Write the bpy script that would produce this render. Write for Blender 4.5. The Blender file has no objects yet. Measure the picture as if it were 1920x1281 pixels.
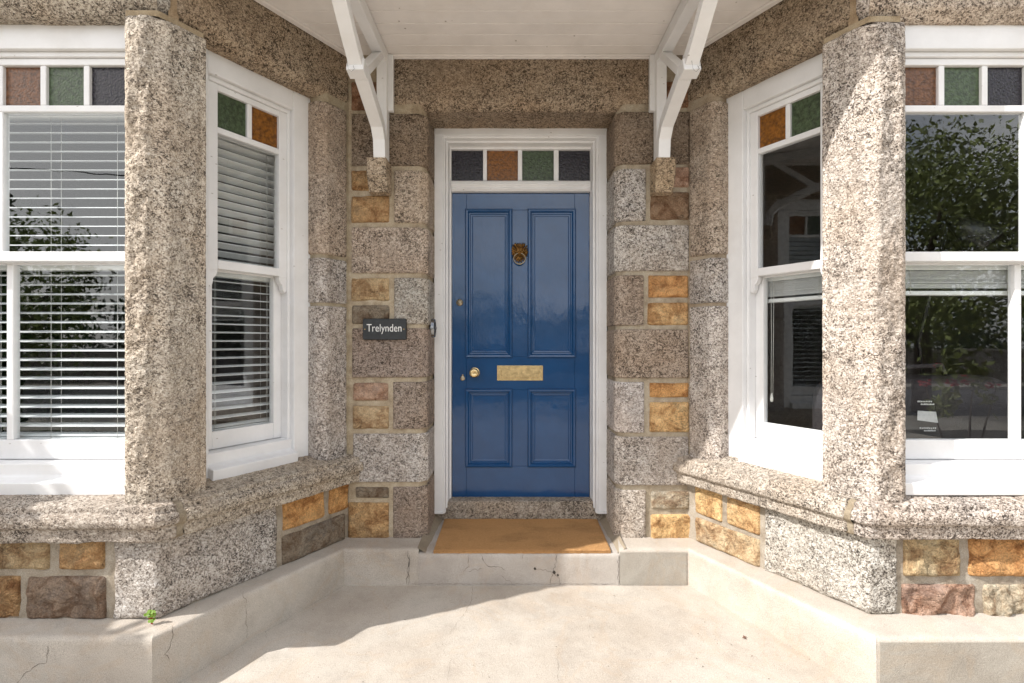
import bpy, math, random
import numpy as np
from mathutils import Vector, Matrix

# ------------------------------------------------------------------ camera, light, exposure
scene = bpy.context.scene
CZ = 1.305            # camera height above the path at the door
F = 970.0             # focal length in photo pixels (photo 1920 wide)
cam_d = bpy.data.cameras.new('camera')
cam = bpy.data.objects.new('camera', cam_d)
scene.collection.objects.link(cam)
cam.location = (0, 0, CZ)
cam.rotation_euler = (math.radians(90), 0, 0)
cam_d.sensor_width = 36.0
cam_d.lens = 36.0 * F / 1920.0
cam_d.clip_start = 0.05
cam_d.clip_end = 500
scene.camera = cam

SUN_EL = math.radians(43.0)
SH = Vector((-0.922, -0.388)).normalized()
tosun = Vector((SH.x * math.cos(SUN_EL), SH.y * math.cos(SUN_EL), math.sin(SUN_EL)))
world = bpy.data.worlds.new('World')
scene.world = world
world.use_nodes = True
wt = world.node_tree
sky = wt.nodes.new('ShaderNodeTexSky')
sky.sky_type = 'NISHITA'
sky.sun_disc = False
sky.sun_elevation = SUN_EL
sky.sun_rotation = math.atan2(SH.x, SH.y)
sky.air_density = 1.0
sky.dust_density = 3.0
sky.ozone_density = 1.0
# broken cloud: pale patches over the clear sky, fixed by direction
tc = wt.nodes.new('ShaderNodeTexCoord')
mp = wt.nodes.new('ShaderNodeMapping'); mp.inputs['Scale'].default_value = (1, 1, 2.4)
cn = wt.nodes.new('ShaderNodeTexNoise'); cn.inputs['Scale'].default_value = 2.3; cn.inputs['Detail'].default_value = 6
cr = wt.nodes.new('ShaderNodeValToRGB')
cr.color_ramp.elements[0].position = 0.37; cr.color_ramp.elements[1].position = 0.60
cm = wt.nodes.new('ShaderNodeMixRGB'); cm.inputs[2].default_value = (9.5, 9.25, 9.0, 1)
wt.links.new(tc.outputs['Generated'], mp.inputs[0]); wt.links.new(mp.outputs[0], cn.inputs[0])
wt.links.new(cn.outputs[0], cr.inputs[0]); wt.links.new(cr.outputs[0], cm.inputs[0])
wt.links.new(sky.outputs[0], cm.inputs[1])
wt.links.new(cm.outputs[0], wt.nodes['Background'].inputs[0])
wt.nodes['Background'].inputs[1].default_value = 0.15

sd = bpy.data.lights.new('sun', 'SUN')
sd.energy = 3.7
sd.angle = math.radians(0.6)
sd.color = (1.0, 0.965, 0.925)
sun = bpy.data.objects.new('sun', sd)
scene.collection.objects.link(sun)
sun.rotation_euler = tosun.to_track_quat('Z', 'Y').to_euler()
sun.location = (-6, -4, 8)

scene.view_settings.view_transform = 'Standard'
scene.view_settings.look = 'None'
scene.view_settings.gamma = 1
scene.view_settings.exposure = 0.80
scene.cycles.max_bounces = 10
scene.cycles.diffuse_bounces = 5
scene.cycles.transparent_max_bounces = 24

# ------------------------------------------------------------------ numpy noise
def _h(ix, iy, iz, seed):
    n = (ix.astype(np.int64) * 374761393 + iy.astype(np.int64) * 668265263 +
         iz.astype(np.int64) * 2147483647 + seed * 974634777) & 0xffffffff
    n = ((n ^ (n >> 13)) * 1274126177) & 0xffffffff
    n = ((n ^ (n >> 16)) * 2246822519) & 0xffffffff
    return ((n ^ (n >> 15)) & 0xffff) / 32767.5 - 1.0

def vnoise(P, scale, seed=0):
    q = P * scale
    i = np.floor(q)
    f = q - i
    f = f * f * (3 - 2 * f)
    ix, iy, iz = i[..., 0], i[..., 1], i[..., 2]
    fx, fy, fz = f[..., 0], f[..., 1], f[..., 2]
    r = 0
    for a in (0, 1):
        wx = fx if a else 1 - fx
        for b in (0, 1):
            wy = fy if b else 1 - fy
            for c in (0, 1):
                wz = fz if c else 1 - fz
                r = r + wx * wy * wz * _h(ix + a, iy + b, iz + c, seed)
    return r

def fbm(P, scale, octs=4, seed=0, gain=0.5):
    r = 0; a = 1.0; t = 0
    for o in range(octs):
        r = r + a * vnoise(P, scale, seed + o * 17)
        t += a; a *= gain; scale *= 2.03
    return r / t

# ------------------------------------------------------------------ objects and tags
C = scene.collection
def tag(o, label=None, cat=None, group=None, kind=None):
    if label: o['label'] = label
    if cat: o['category'] = cat
    if group: o['group'] = group
    if kind: o['kind'] = kind
    return o

def empty(name, loc=(0, 0, 0), rz=0):
    o = bpy.data.objects.new(name, None)
    o.location = loc
    o.rotation_euler = (0, 0, rz)
    o.empty_display_size = 0.1
    C.objects.link(o)
    return o

class MB:
    """collects faces, links them as ONE mesh object"""
    def __init__(s):
        s.v = []; s.n = 0; s.f = []; s.m = []; s.t = []; s.sm = []
    def add(s, V, Fc, mat=0, tint=(1, 1, 1), smooth=False):
        V = np.asarray(V, float).reshape(-1, 3)
        for f in Fc:
            s.f.append([i + s.n for i in f]); s.m.append(mat); s.sm.append(smooth)
        s.v.append(V); s.t.append(np.tile(np.array(tint, float), (len(V), 1)) if np.ndim(tint) == 1 else tint)
        s.n += len(V)
    def grid(s, P, mat=0, tint=(1, 1, 1), flip=False):
        a, b = P.shape[:2]
        idx = np.arange(a * b).reshape(a, b) + s.n
        q = np.stack([idx[:-1, :-1], idx[1:, :-1], idx[1:, 1:], idx[:-1, 1:]], -1).reshape(-1, 4)
        if flip: q = q[:, ::-1]
        s.f.extend(q.tolist()); s.m.extend([mat] * len(q)); s.sm.extend([True] * len(q))
        s.v.append(P.reshape(-1, 3)); s.n += a * b
        s.t.append(np.tile(np.array(tint, float), (a * b, 1)) if np.ndim(tint) == 1 else tint)
    def box(s, x0, x1, y0, y1, z0, z1, mat=0, tint=(1, 1, 1), fr=None):
        V = np.array([(x, y, z) for z in (z0, z1) for y in (y0, y1) for x in (x0, x1)], float)
        if fr is not None: V = fr(V)
        s.add(V, [(0, 2, 3, 1), (4, 5, 7, 6), (0, 1, 5, 4), (2, 6, 7, 3), (0, 4, 6, 2), (1, 3, 7, 5)], mat, tint)
    def hexa(s, V, mat=0, tint=(1, 1, 1)):      # bottom loop 4, top loop 4
        s.add(V, [(3, 2, 1, 0), (4, 5, 6, 7), (0, 1, 5, 4), (1, 2, 6, 5), (2, 3, 7, 6), (3, 0, 4, 7)], mat, tint)
    def prism(s, poly, a, b, mat=0, fn=None, tint=(1, 1, 1)):
        """poly: 2-D outline; fn(p, w) -> 3-D point; a, b: the two ends"""
        n = len(poly)
        V = [fn(p, a) for p in poly] + [fn(p, b) for p in poly]
        Fc = [tuple(range(n))[::-1], tuple(range(n, 2 * n))]
        Fc += [(i, (i + 1) % n, n + (i + 1) % n, n + i) for i in range(n)]
        s.add(V, Fc, mat, tint)
    def tube(s, pts, r, seg=8, mat=0, closed=False, tint=(1, 1, 1)):
        pts = [Vector(p) for p in pts]; n = len(pts)
        rr = r if hasattr(r, '__len__') else [r] * n
        V = []
        for i, p in enumerate(pts):
            a = pts[i - 1] if (i > 0 or closed) else pts[i]
            b = pts[(i + 1) % n] if (i < n - 1 or closed) else pts[i]
            t = (b - a).normalized()
            u = t.orthogonal().normalized() if i == 0 else (u - t * u.dot(t)).normalized()
            w = t.cross(u)
            for k in range(seg):
                an = 2 * math.pi * k / seg
                V.append(p + (u * math.cos(an) + w * math.sin(an)) * rr[i])
        Fc = []
        for i in range(n if closed else n - 1):
            j = (i + 1) % n
            for k in range(seg):
                l = (k + 1) % seg
                Fc.append((i * seg + k, i * seg + l, j * seg + l, j * seg + k))
        if not closed:
            Fc.append(tuple(range(seg))[::-1]); Fc.append(tuple((n - 1) * seg + k for k in range(seg)))
        s.add([tuple(v) for v in V], Fc, mat, tint, smooth=True)
    def ball(s, c, r, seg=10, rings=7, mat=0, tint=(1, 1, 1)):
        r = np.array(r if hasattr(r, '__len__') else (r, r, r), float)
        V = [(c[0], c[1], c[2] - r[2])]
        for i in range(1, rings):
            ph = math.pi * i / rings - math.pi / 2
            for k in range(seg):
                a = 2 * math.pi * k / seg
                V.append((c[0] + r[0] * math.cos(ph) * math.cos(a), c[1] + r[1] * math.cos(ph) * math.sin(a), c[2] + r[2] * math.sin(ph)))
        V.append((c[0], c[1], c[2] + r[2]))
        Fc = []
        for k in range(seg):
            l = (k + 1) % seg
            Fc.append((0, 1 + l, 1 + k))
            for i in range(rings - 2):
                a = 1 + i * seg
                Fc.append((a + k, a + l, a + seg + l, a + seg + k))
            a = 1 + (rings - 2) * seg
            Fc.append((a + k, a + l, len(V) - 1))
        s.add(V, Fc, mat, tint, smooth=True)
    def lathe(s, prof, o, axis='y', seg=28, mat=0):
        """prof: (radius, distance along -Y); revolves about the -Y direction at o"""
        V = []; n = len(prof)
        for (r, d) in prof:
            for k in range(seg):
                a = 2 * math.pi * k / seg
                V.append((o[0] + r * math.cos(a), o[1] - d, o[2] + r * math.sin(a)))
        Fc = [(i * seg + k, i * seg + (k + 1) % seg, (i + 1) * seg + (k + 1) % seg, (i + 1) * seg + k) for i in range(n - 1) for k in range(seg)]
        Fc.append(tuple(range(seg))[::-1]); Fc.append(tuple((n - 1) * seg + k for k in range(seg)))
        s.add(V, Fc, mat, smooth=True)
    def build(s, name, mats, parent=None, bevel=0, segs=2, autosmooth=True):
        me = bpy.data.meshes.new(name)
        V = np.concatenate(s.v)
        ls = np.array([len(f) for f in s.f], np.int32)
        me.vertices.add(len(V)); me.vertices.foreach_set('co', V.astype(np.float32).ravel())
        flat = np.fromiter((i for f in s.f for i in f), np.int32, int(ls.sum()))
        me.loops.add(len(flat)); me.loops.foreach_set('vertex_index', flat)
        me.polygons.add(len(ls))
        me.polygons.foreach_set('loop_start', np.concatenate([[0], np.cumsum(ls)[:-1]]).astype(np.int32))
        me.polygons.foreach_set('loop_total', ls)
        me.polygons.foreach_set('material_index', np.array(s.m, np.int32))
        me.polygons.foreach_set('use_smooth', np.array(s.sm, bool))
        at = me.color_attributes.new('tint', 'FLOAT_COLOR', 'POINT')
        T = np.concatenate(s.t); T = np.concatenate([T, np.ones((len(T), 1))], 1)
        at.data.foreach_set('color', T.astype(np.float32).ravel())
        me.update(calc_edges=True); me.validate()
        for m in (mats if isinstance(mats, (list, tuple)) else [mats]): me.materials.append(m)
        o = bpy.data.objects.new(name, me)
        C.objects.link(o)
        if parent is not None:
            o.parent = parent
            # geometry is written in world coordinates; bring it back into the parent's frame
            o.matrix_parent_inverse = world_of(parent).inverted()
        if bevel:
            b = o.modifiers.new('bevel', 'BEVEL'); b.width = bevel; b.segments = segs; b.limit_method = 'ANGLE'
            b.angle_limit = math.radians(35); b.harden_normals = False
        return o

def world_of(o):
    m = o.matrix_parent_inverse @ o.matrix_basis if o.parent else o.matrix_basis.copy()
    return (world_of(o.parent) @ m) if o.parent else Matrix.LocRotScale(o.location, o.rotation_euler, o.scale)

def Z(zr): return zr + CZ
def PX(px, py, Y): return ((px - 960) / F * Y, Y, CZ + (640 - py) / F * Y)

# ------------------------------------------------------------------ materials
class NT:
    def __init__(s, name):
        s.m = bpy.data.materials.new(name); s.m.use_nodes = True
        s.t = s.m.node_tree; s.b = s.t.nodes['Principled BSDF']
    def n(s, typ, **kw):
        o = s.t.nodes.new('ShaderNode' + typ)
        for k, v in kw.items():
            if k in ('Scale', 'Detail', 'Roughness', 'Distortion', 'Randomness', 'Strength', 'Distance', 'Fac', 'Location', 'Rotation', 'Height', 'IOR'):
                o.inputs[k].default_value = v
            else: setattr(o, k, v)
        return o
    def l(s, a, b): s.t.links.new(a, b); return b
    def noise(s, vec, sc, det=3, rough=0.5, dist=0):
        o = s.n('TexNoise', Scale=sc, Detail=det, Roughness=rough, Distortion=dist); s.l(vec, o.inputs['Vector']); return o.outputs[0]
    def vor(s, vec, sc, feature='F1', out=0, rnd=1.0):
        o = s.n('TexVoronoi', Scale=sc, Randomness=rnd, feature=feature); s.l(vec, o.inputs['Vector']); return o.outputs[out]
    def ramp(s, fac, stops, interp='LINEAR'):
        o = s.n('ValToRGB'); e = o.color_ramp.elements; o.color_ramp.interpolation = interp
        while len(e) > 1: e.remove(e[-1])
        e[0].position = stops[0][0]; e[0].color = (*col3(stops[0][1]), 1)
        for p, c in stops[1:]:
            k = e.new(p); k.color = (*col3(c), 1)
        s.l(fac, o.inputs[0]); return o.outputs[0]
    def mix(s, fac, a, b, mode='MIX'):
        o = s.n('MixRGB', blend_type=mode)
        for i, x in enumerate((fac, a, b)):
            if hasattr(x, 'type') or hasattr(x, 'links'): s.l(x, o.inputs[i])
            elif i == 0: o.inputs[0].default_value = x
            else: o.inputs[i].default_value = (*col3(x), 1)
        return o.outputs[0]
    def math(s, op, a, b=0.0):
        o = s.n('Math', operation=op)
        for i, x in enumerate((a, b)):
            if hasattr(x, 'links'): s.l(x, o.inputs[i])
            else: o.inputs[i].default_value = x
        return o.outputs[0]
    def coord(s, scale=(1, 1, 1), rot=(0, 0, 0)):
        t = s.n('TexCoord'); m = s.n('Mapping'); m.inputs['Scale'].default_value = scale; m.inputs['Rotation'].default_value = rot
        s.l(t.outputs['Object'], m.inputs[0]); return m.outputs[0]
    def tint(s):
        a = s.n('Attribute', attribute_name='tint'); return a.outputs['Color']
    def bump(s, h, strength, dist=0.01, prev=None):
        o = s.n('Bump', Strength=strength, Distance=dist); s.l(h, o.inputs['Height'])
        if prev is not None: s.l(prev, o.inputs['Normal'])
        return o.outputs[0]
    def out(s, color=None, normal=None, rough=None, **kw):
        for k, v in (('Base Color', color), ('Normal', normal), ('Roughness', rough)):
            if v is None: continue
            if hasattr(v, 'links'): s.l(v, s.b.inputs[k])
            elif k == 'Base Color': s.b.inputs[k].default_value = (*col3(v), 1)
            else: s.b.inputs[k].default_value = v
        for k, v in kw.items(): s.b.inputs[k.replace('_', ' ')].default_value = v
        return s.m
def col3(c): return (c, c, c) if not hasattr(c, '__len__') else tuple(c)[:3]

def granite():
    n = NT('granite'); t = n.coord()
    w = n.n('TexNoise', Scale=60, Detail=2); n.l(t, w.inputs['Vector'])
    wv = n.n('VectorMath', operation='MULTIPLY_ADD'); n.l(w.outputs['Color'], wv.inputs[0])
    wv.inputs[1].default_value = (0.012,) * 3; n.l(t, wv.inputs[2])
    # grains
    o = n.n('TexVoronoi', Scale=230, Randomness=1); n.l(wv.outputs[0], o.inputs['Vector'])
    sp = n.n('SeparateColor'); n.l(o.outputs['Color'], sp.inputs[0])
    mot = n.noise(t, 9, 4, 0.6)
    o2 = n.n('TexVoronoi', Scale=98, Randomness=1); n.l(wv.outputs[0], o2.inputs['Vector'])
    sp2 = n.n('SeparateColor'); n.l(o2.outputs['Color'], sp2.inputs[0])
    g = n.math('ADD', n.math('MULTIPLY', sp.outputs[0], 0.55), n.math('MULTIPLY', n.noise(t, 300, 2), 0.15))
    g = n.math('ADD', g, n.math('ADD', n.math('MULTIPLY', sp2.outputs[0], 0.30), 0.01))
    g = n.math('ADD', g, n.math('MULTIPLY', n.math('SUBTRACT', mot, 0.5), 0.5))
    g = n.math('ADD', g, n.math('MULTIPLY', n.math('SUBTRACT', n.noise(t, 34, 3, 0.6), 0.5), 0.45))
    vr = n.ramp(n.noise(t, 1.7, 3, 0.6), [(0.35, 0.62), (0.5, 0.95), (0.65, 1.35)])
    g = n.math('ADD', n.math('MULTIPLY', n.math('SUBTRACT', g, 0.5), vr), 0.5)
    c = n.ramp(g, [(0.14, (0.060, 0.052, 0.046)), (0.28, (0.14, 0.121, 0.105)), (0.4, (0.28, 0.246, 0.213)), (0.52, (0.388, 0.349, 0.308)),
                   (0.66, (0.485, 0.445, 0.40)), (0.84, (0.62, 0.59, 0.55))])
    # elongated pale crystals, two directions
    for i, (rot, pos) in enumerate((((0.3, 0.7, 0.6), 0.105), ((0.9, -0.5, -0.4), 0.09))):
        tv = n.coord(scale=(1, 3.6, 2.4), rot=rot)
        d = n.n('TexVoronoi', Scale=24 + 5 * i, Randomness=1); n.l(tv, d.inputs['Vector'])
        k = n.ramp(d.outputs['Distance'], [(0.0, 1), (pos + 0.07, 1), (pos + 0.12, 0)])
        sc = n.n('SeparateColor'); n.l(d.outputs['Color'], sc.inputs[0])
        pick = n.ramp(sc.outputs[1], [(0.52, 0), (0.56, 1)])
        kk = n.mix(1.0, k, pick, 'MULTIPLY')
        c = n.mix(n.mix(1.0, kk, (0.8,) * 3, 'MULTIPLY'), c, (0.66, 0.63, 0.58))
    # lichen / iron staining with a shape of its own
    st = n.ramp(n.noise(t, 3.1, 5, 0.65), [(0.42, 0), (0.62, 1)])
    c = n.mix(n.mix(1.0, st, (0.5,) * 3, 'MULTIPLY'), c, (1.0, 0.90, 0.80), 'MULTIPLY')
    c = n.mix(1.0, c, n.tint(), 'MULTIPLY')
    b = n.bump(n.noise(t, 38, 4, 0.7), 0.7, 0.016)
    b = n.bump(n.noise(t, 110, 3, 0.7), 0.9, 0.008, b)
    b = n.bump(o.outputs['Distance'], 0.35, 0.003, b)
    return n.out(c, b, 0.85, Specular_IOR_Level=0.25)

def sandstone():
    n = NT('sandstone'); t = n.coord()
    a = n.noise(t, 11, 6, 0.7, 0.7)
    c = n.ramp(a, [(0.28, (0.36, 0.25, 0.2)), (0.42, (0.74, 0.64, 0.56)), (0.52, (1.08, 1.06, 1.02)), (0.66, (1.28, 1.34, 1.36)), (0.8, (0.8, 0.84, 0.9))])
    f = n.ramp(n.noise(t, 160, 3, 0.6), [(0.3, 0.62), (0.55, 1.0), (0.75, 1.2)])
    c = n.mix(1.0, c, f, 'MULTIPLY')
    sp = n.ramp(n.vor(t, 70), [(0.0, 0.25), (0.13, 0.45), (0.2, 1)])
    spm = n.ramp(n.noise(t, 6, 2), [(0.48, 0), (0.62, 1)])
    c = n.mix(spm, c, n.mix(1.0, c, sp, 'MULTIPLY'))
    # weathered grey-brown skin in patches
    gp = n.ramp(n.noise(t, 5.5, 6, 0.7), [(0.54, 0), (0.62, 0.6)])
    c = n.mix(1.0, c, n.tint(), 'MULTIPLY')
    c = n.mix(gp, c, n.mix(1.0, c, (0.62, 0.66, 0.74), 'MULTIPLY'))
    rd = n.math('ABSOLUTE', n.math('SUBTRACT', n.noise(n.coord(scale=(1, 1, 1.6)), 9, 5, 0.65, 0.8), 0.5))
    ck = n.ramp(rd, [(0.0, 0.42), (0.012, 0.75), (0.03, 1)])
    c = n.mix(n.ramp(n.noise(t, 4.2, 3), [(0.47, 0), (0.58, 1)]), c, n.mix(1.0, c, ck, 'MULTIPLY'))
    b = n.bump(n.noise(t, 26, 7, 0.75, 0.4), 1.0, 0.035)
    b = n.bump(rd, 0.6, 0.05, b)
    b = n.bump(n.noise(t, 190, 2), 0.4, 0.003, b)
    return n.out(c, b, 0.9, Specular_IOR_Level=0.2)

def mortar():
    n = NT('mortar'); t = n.coord()
    c = n.ramp(n.noise(t, 14, 5, 0.65), [(0.3, (0.27, 0.21, 0.145)), (0.5, (0.41, 0.34, 0.25)), (0.72, (0.50, 0.435, 0.34))])
    c = n.mix(1.0, c, n.ramp(n.noise(t, 300, 2), [(0.35, 0.75), (0.6, 1.08)]), 'MULTIPLY')
    c = n.mix(1.0, c, n.tint(), 'MULTIPLY')
    return n.out(c, n.bump(n.noise(t, 110, 4, 0.7), 0.7, 0.006), 0.95, Specular_IOR_Level=0.15)

def concrete(name='concrete', k=1.0, tone=(1, 1, 1)):
    n = NT(name); t = n.coord()
    c = n.ramp(n.noise(t, 1.6, 7, 0.62, 0.3), [(0.28, (0.36 * k, 0.311 * k, 0.256 * k)), (0.45, (0.42 * k, 0.372 * k, 0.315 * k)), (0.6, (0.46 * k, 0.418 * k, 0.362 * k)), (0.76, (0.51 * k, 0.473 * k, 0.42 * k))])
    g = n.ramp(n.noise(t, 7, 6, 0.7), [(0.3, 0.88), (0.5, 1.0), (0.7, 1.05)])
    c = n.mix(1.0, c, g, 'MULTIPLY')
    c = n.mix(1.0, c, n.ramp(n.noise(t, 380, 3, 0.7), [(0.3, 0.62), (0.5, 0.98), (0.68, 1.22)]), 'MULTIPLY')
    # pits and grit
    p = n.ramp(n.vor(t, 62), [(0.0, 0.28), (0.055, 0.5), (0.085, 1)])
    c = n.mix(1.0, c, p, 'MULTIPLY')
    # faint rusty drying rings
    r = n.ramp(n.noise(t, 2.6, 4, 0.5, 1.2), [(0.47, 0), (0.51, 0.12), (0.55, 0)])
    c = n.mix(r, c, (0.42, 0.27, 0.14))
    c = n.mix(1.0, c, tone, 'MULTIPLY')
    c = n.mix(1.0, c, n.tint(), 'MULTIPLY')
    b = n.bump(n.noise(t, 170, 4, 0.75), 0.55, 0.004)
    b = n.bump(n.noise(t, 9, 4), 0.3, 0.02, b)
    return n.out(c, b, 0.88, Specular_IOR_Level=0.25)

def paint(name, base, rough=0.38, coat=0.0, wob=0.06, dirt=0.5, grain=(2, 2, 40), chips=True):
    n = NT(name); t = n.coord()
    c = n.ramp(n.noise(t, 5, 5, 0.6), [(0.3, tuple(x * 0.90 for x in base)), (0.6, base)])
    if chips:
        sp = n.ramp(n.vor(n.coord(scale=(.45, .45, 1.1)), 30, ), [(0.0, 1), (0.06, 1), (0.085, 0)])
        pk = n.ramp(n.noise(t, 3.3, 2), [(0.53, 0), (0.57, 1)])
        c = n.mix(n.mix(1.0, n.mix(1.0, sp, pk, 'MULTIPLY'), (dirt,) * 3, 'MULTIPLY'), c, (0.2, 0.16, 0.12))
        d = n.ramp(n.noise(t, 2.2, 6, 0.7), [(0.5, 0), (0.72, 0.35 * dirt)])
        c = n.mix(d, c, tuple(a * b for a, b in zip(base, (0.72, 0.66, 0.56))))
    b = n.bump(n.noise(t, 13, 4, 0.6), wob, 0.02)
    b = n.bump(n.noise(n.coord(scale=grain), 6, 3), wob * 0.6, 0.01, b)
    return n.out(c, b, rough, Coat_Weight=coat, Coat_Roughness=0.06, Specular_IOR_Level=0.45)

def door_paint():
    n = NT('blue_gloss'); t = n.coord()
    c = n.ramp(n.noise(t, 6, 5, 0.6), [(0.3, (0.007, 0.050, 0.142)), (0.65, (0.009, 0.061, 0.172))])
    b = n.bump(n.noise(n.coord(scale=(1, 1, 0.35)), 34, 3, 0.6), 0.10, 0.006)
    b = n.bump(n.noise(n.coord(scale=(5, 5, 0.6)), 30, 3, 0.6), 0.10, 0.003, b)
    b = n.bump(n.noise(n.coord(scale=(1, 1, 1)), 5, 2, 0.5), 0.10, 0.02, b)
    rv = n.ramp(n.noise(n.coord(scale=(1, 1, .4)), 9, 5, .7), [(.35, .05), (.6, .09), (.75, .22)])
    return n.out(c, b, rv, Specular_IOR_Level=0.55)

def metal(name, base, rough, var=0.5):
    n = NT(name); t = n.coord()
    c = n.ramp(n.noise(t, 45, 4, 0.6, 0.5), [(0.3, tuple(x * (1 - var) for x in base)), (0.62, base)])
    return n.out(c, n.bump(n.noise(t, 60, 3), 0.15, 0.004), rough, Metallic=1.0)

def plain(name, base, rough=0.6, bumps=None, var=0.15, sc=20, **kw):
    n = NT(name); t = n.coord()
    c = n.ramp(n.noise(t, sc, 4, 0.6), [(0.3, tuple(x * (1 - var) for x in base)), (0.7, tuple(x * (1 + var) for x in base))])
    b = n.bump(n.noise(t, bumps[0], 3, 0.6), bumps[1], 0.005) if bumps else None
    return n.out(c, b, rough, **kw)

def clear_glass():
    n = NT('window_glass'); t = n.coord()
    n.t.nodes.remove(n.b)
    out = n.t.nodes['Material Output']
    tr = n.n('BsdfTransparent'); tr.inputs[0].default_value = (0.975, 0.985, 0.985, 1)
    gl = n.n('BsdfGlossy'); gl.inputs['Roughness'].default_value = 0.006; gl.inputs[0].default_value = (0.93, 0.97, 1, 1)
    bp = n.bump(n.noise(t, 4.5, 2, 0.5), 0.035, 0.01)
    n.l(bp, gl.inputs['Normal'])
    fr = n.n('Fresnel', IOR=1.85)
    geo = n.n('NewGeometry')
    fac = n.math('MULTIPLY', fr.outputs[0], n.math('SUBTRACT', 1.0, geo.outputs['Backfacing']))
    mx = n.n('MixShader'); n.l(fac, mx.inputs[0]); n.l(tr.outputs[0], mx.inputs[1]); n.l(gl.outputs[0], mx.inputs[2])
    n.l(mx.outputs[0], out.inputs[0])
    return n.m

def stained(name, base):
    n = NT(name); t = n.coord()
    c = n.ramp(n.noise(t, 60, 3), [(0.35, tuple(x * 0.55 for x in base)), (0.65, tuple(x * 1.35 for x in base))])
    v = n.noise(t, 115, 2, 0.5)
    return n.out(c, n.bump(v, 0.6, 0.005), 0.13, Specular_IOR_Level=0.42)

def leafmat(name, base, var=0.5):
    n = NT(name); t = n.coord()
    c = n.ramp(n.noise(t, 7, 4, 0.6), [(0.3, tuple(x * (1 - var) for x in base)), (0.7, tuple(x * (1 + var) for x in base))])
    c = n.mix(1.0, c, n.tint(), 'MULTIPLY')
    return n.out(c, None, 0.45, Specular_IOR_Level=0.4)

def matmat():
    n = NT('coir'); t = n.coord()
    c = n.ramp(n.noise(t, 420, 2, 0.7), [(0.3, (0.26, 0.125, 0.045)), (0.5, (0.50, 0.27, 0.11)), (0.7, (0.66, 0.41, 0.20))])
    d = n.ramp(n.noise(n.coord(scale=(1, 2, 1)), 4.0, 4, 0.6), [(0.48, 1.0), (0.70, 0.76)])
    c = n.mix(1.0, c, d, 'MULTIPLY')
    sp = n.ramp(n.vor(t, 30), [(0.0, 0.12), (0.06, 0.3), (0.09, 1)])
    c = n.mix(n.ramp(n.noise(t, 3.0, 2), [(0.5, 0), (0.65, 0.8)]), c, n.mix(1.0, c, sp, 'MULTIPLY'))
    return n.out(c, n.bump(n.noise(t, 330, 3, 0.8), 1.0, 0.006), 0.95, Specular_IOR_Level=0.1)

M_GR, M_SS, M_MO = granite(), sandstone(), mortar()
M_CO = concrete(); M_CO2 = concrete('grey_concrete', 0.86, (0.96, 0.98, 0.98))
M_CRACK = plain('crack_dark', (0.045, 0.036, 0.028), 0.95)
M_WH = paint('white_paint', (0.80, 0.80, 0.80), 0.36, dirt=0.55)
M_SOF = paint('soffit_paint', (0.82, 0.785, 0.755), 0.5, dirt=0.7, grain=(1, 30, 1))  # pinkish cast puts warm bounced light into the soffit colour
M_PUTTY = plain('putty_grey', (0.5, 0.5, 0.48), 0.7)
M_DOOR = door_paint()
M_BRASS = metal('aged_brass', (0.75, 0.57, 0.30), 0.24, 0.35)
M_DULL = metal('dull_brass', (0.42, 0.36, 0.26), 0.38, 0.4)
M_BRONZE = metal('dark_bronze', (0.32, 0.17, 0.055), 0.30, 0.75)
M_CHROME = metal('chrome', (0.75, 0.76, 0.78), 0.15, 0.25)
M_DULLC = metal('dull_chrome', (0.30, 0.31, 0.33), 0.25, 0.6)
M_BLACK = plain('black_plastic', (0.012, 0.012, 0.013), 0.3)
M_SLATE = plain('slate', (0.020, 0.023, 0.025), 0.55, (70, 0.5), 0.3, 30)
M_LETTER = plain('letter_paint', (0.78, 0.78, 0.76), 0.6)
M_GLASS = clear_glass()
M_ST = {'O': stained('amber_glass', (0.20, 0.075, 0.008)), 'G': stained('green_glass', (0.050, 0.076, 0.036)),
        'P': stained('violet_glass', (0.013, 0.010, 0.016)), 'B': stained('brown_glass', (0.135, 0.058, 0.024))}
M_SLAT = plain('blind_slat', (0.80, 0.82, 0.82), 0.45, None, 0.04)
M_CORD = plain('blind_cord', (0.62, 0.62, 0.58), 0.8)
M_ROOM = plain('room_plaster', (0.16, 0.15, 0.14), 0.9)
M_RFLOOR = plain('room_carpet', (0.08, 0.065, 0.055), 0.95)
M_COIR = matmat()
M_LEAD = plain('roof_slate', (0.07, 0.075, 0.085), 0.6, (30, 0.3))
M_LEAF = leafmat('leaf_green', (0.19, 0.22, 0.085)); M_LEAF2 = leafmat('leaf_dark', (0.035, 0.07, 0.02))
M_WEED = leafmat('weed_leaf', (0.13, 0.22, 0.02), 0.3)
M_BARK = plain('bark', (0.10, 0.075, 0.055), 0.9, (30, 0.6), 0.3)
M_RED = plain('red_petal', (0.42, 0.015, 0.02), 0.5)
M_DRY = plain('dry_leaf', (0.11, 0.04, 0.02), 0.8)
M_ASPH = plain('asphalt', (0.055, 0.055, 0.056), 0.9, (200, 0.5), 0.2, 40)
M_FAB = plain('bag_fabric', (0.028, 0.024, 0.027), 0.75, (200, 0.3))
M_PAPER = plain('label_paper', (0.7, 0.7, 0.68), 0.7)
M_WALNUT = plain('dark_wood', (0.075, 0.04, 0.022), 0.45, (40, 0.1))

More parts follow.
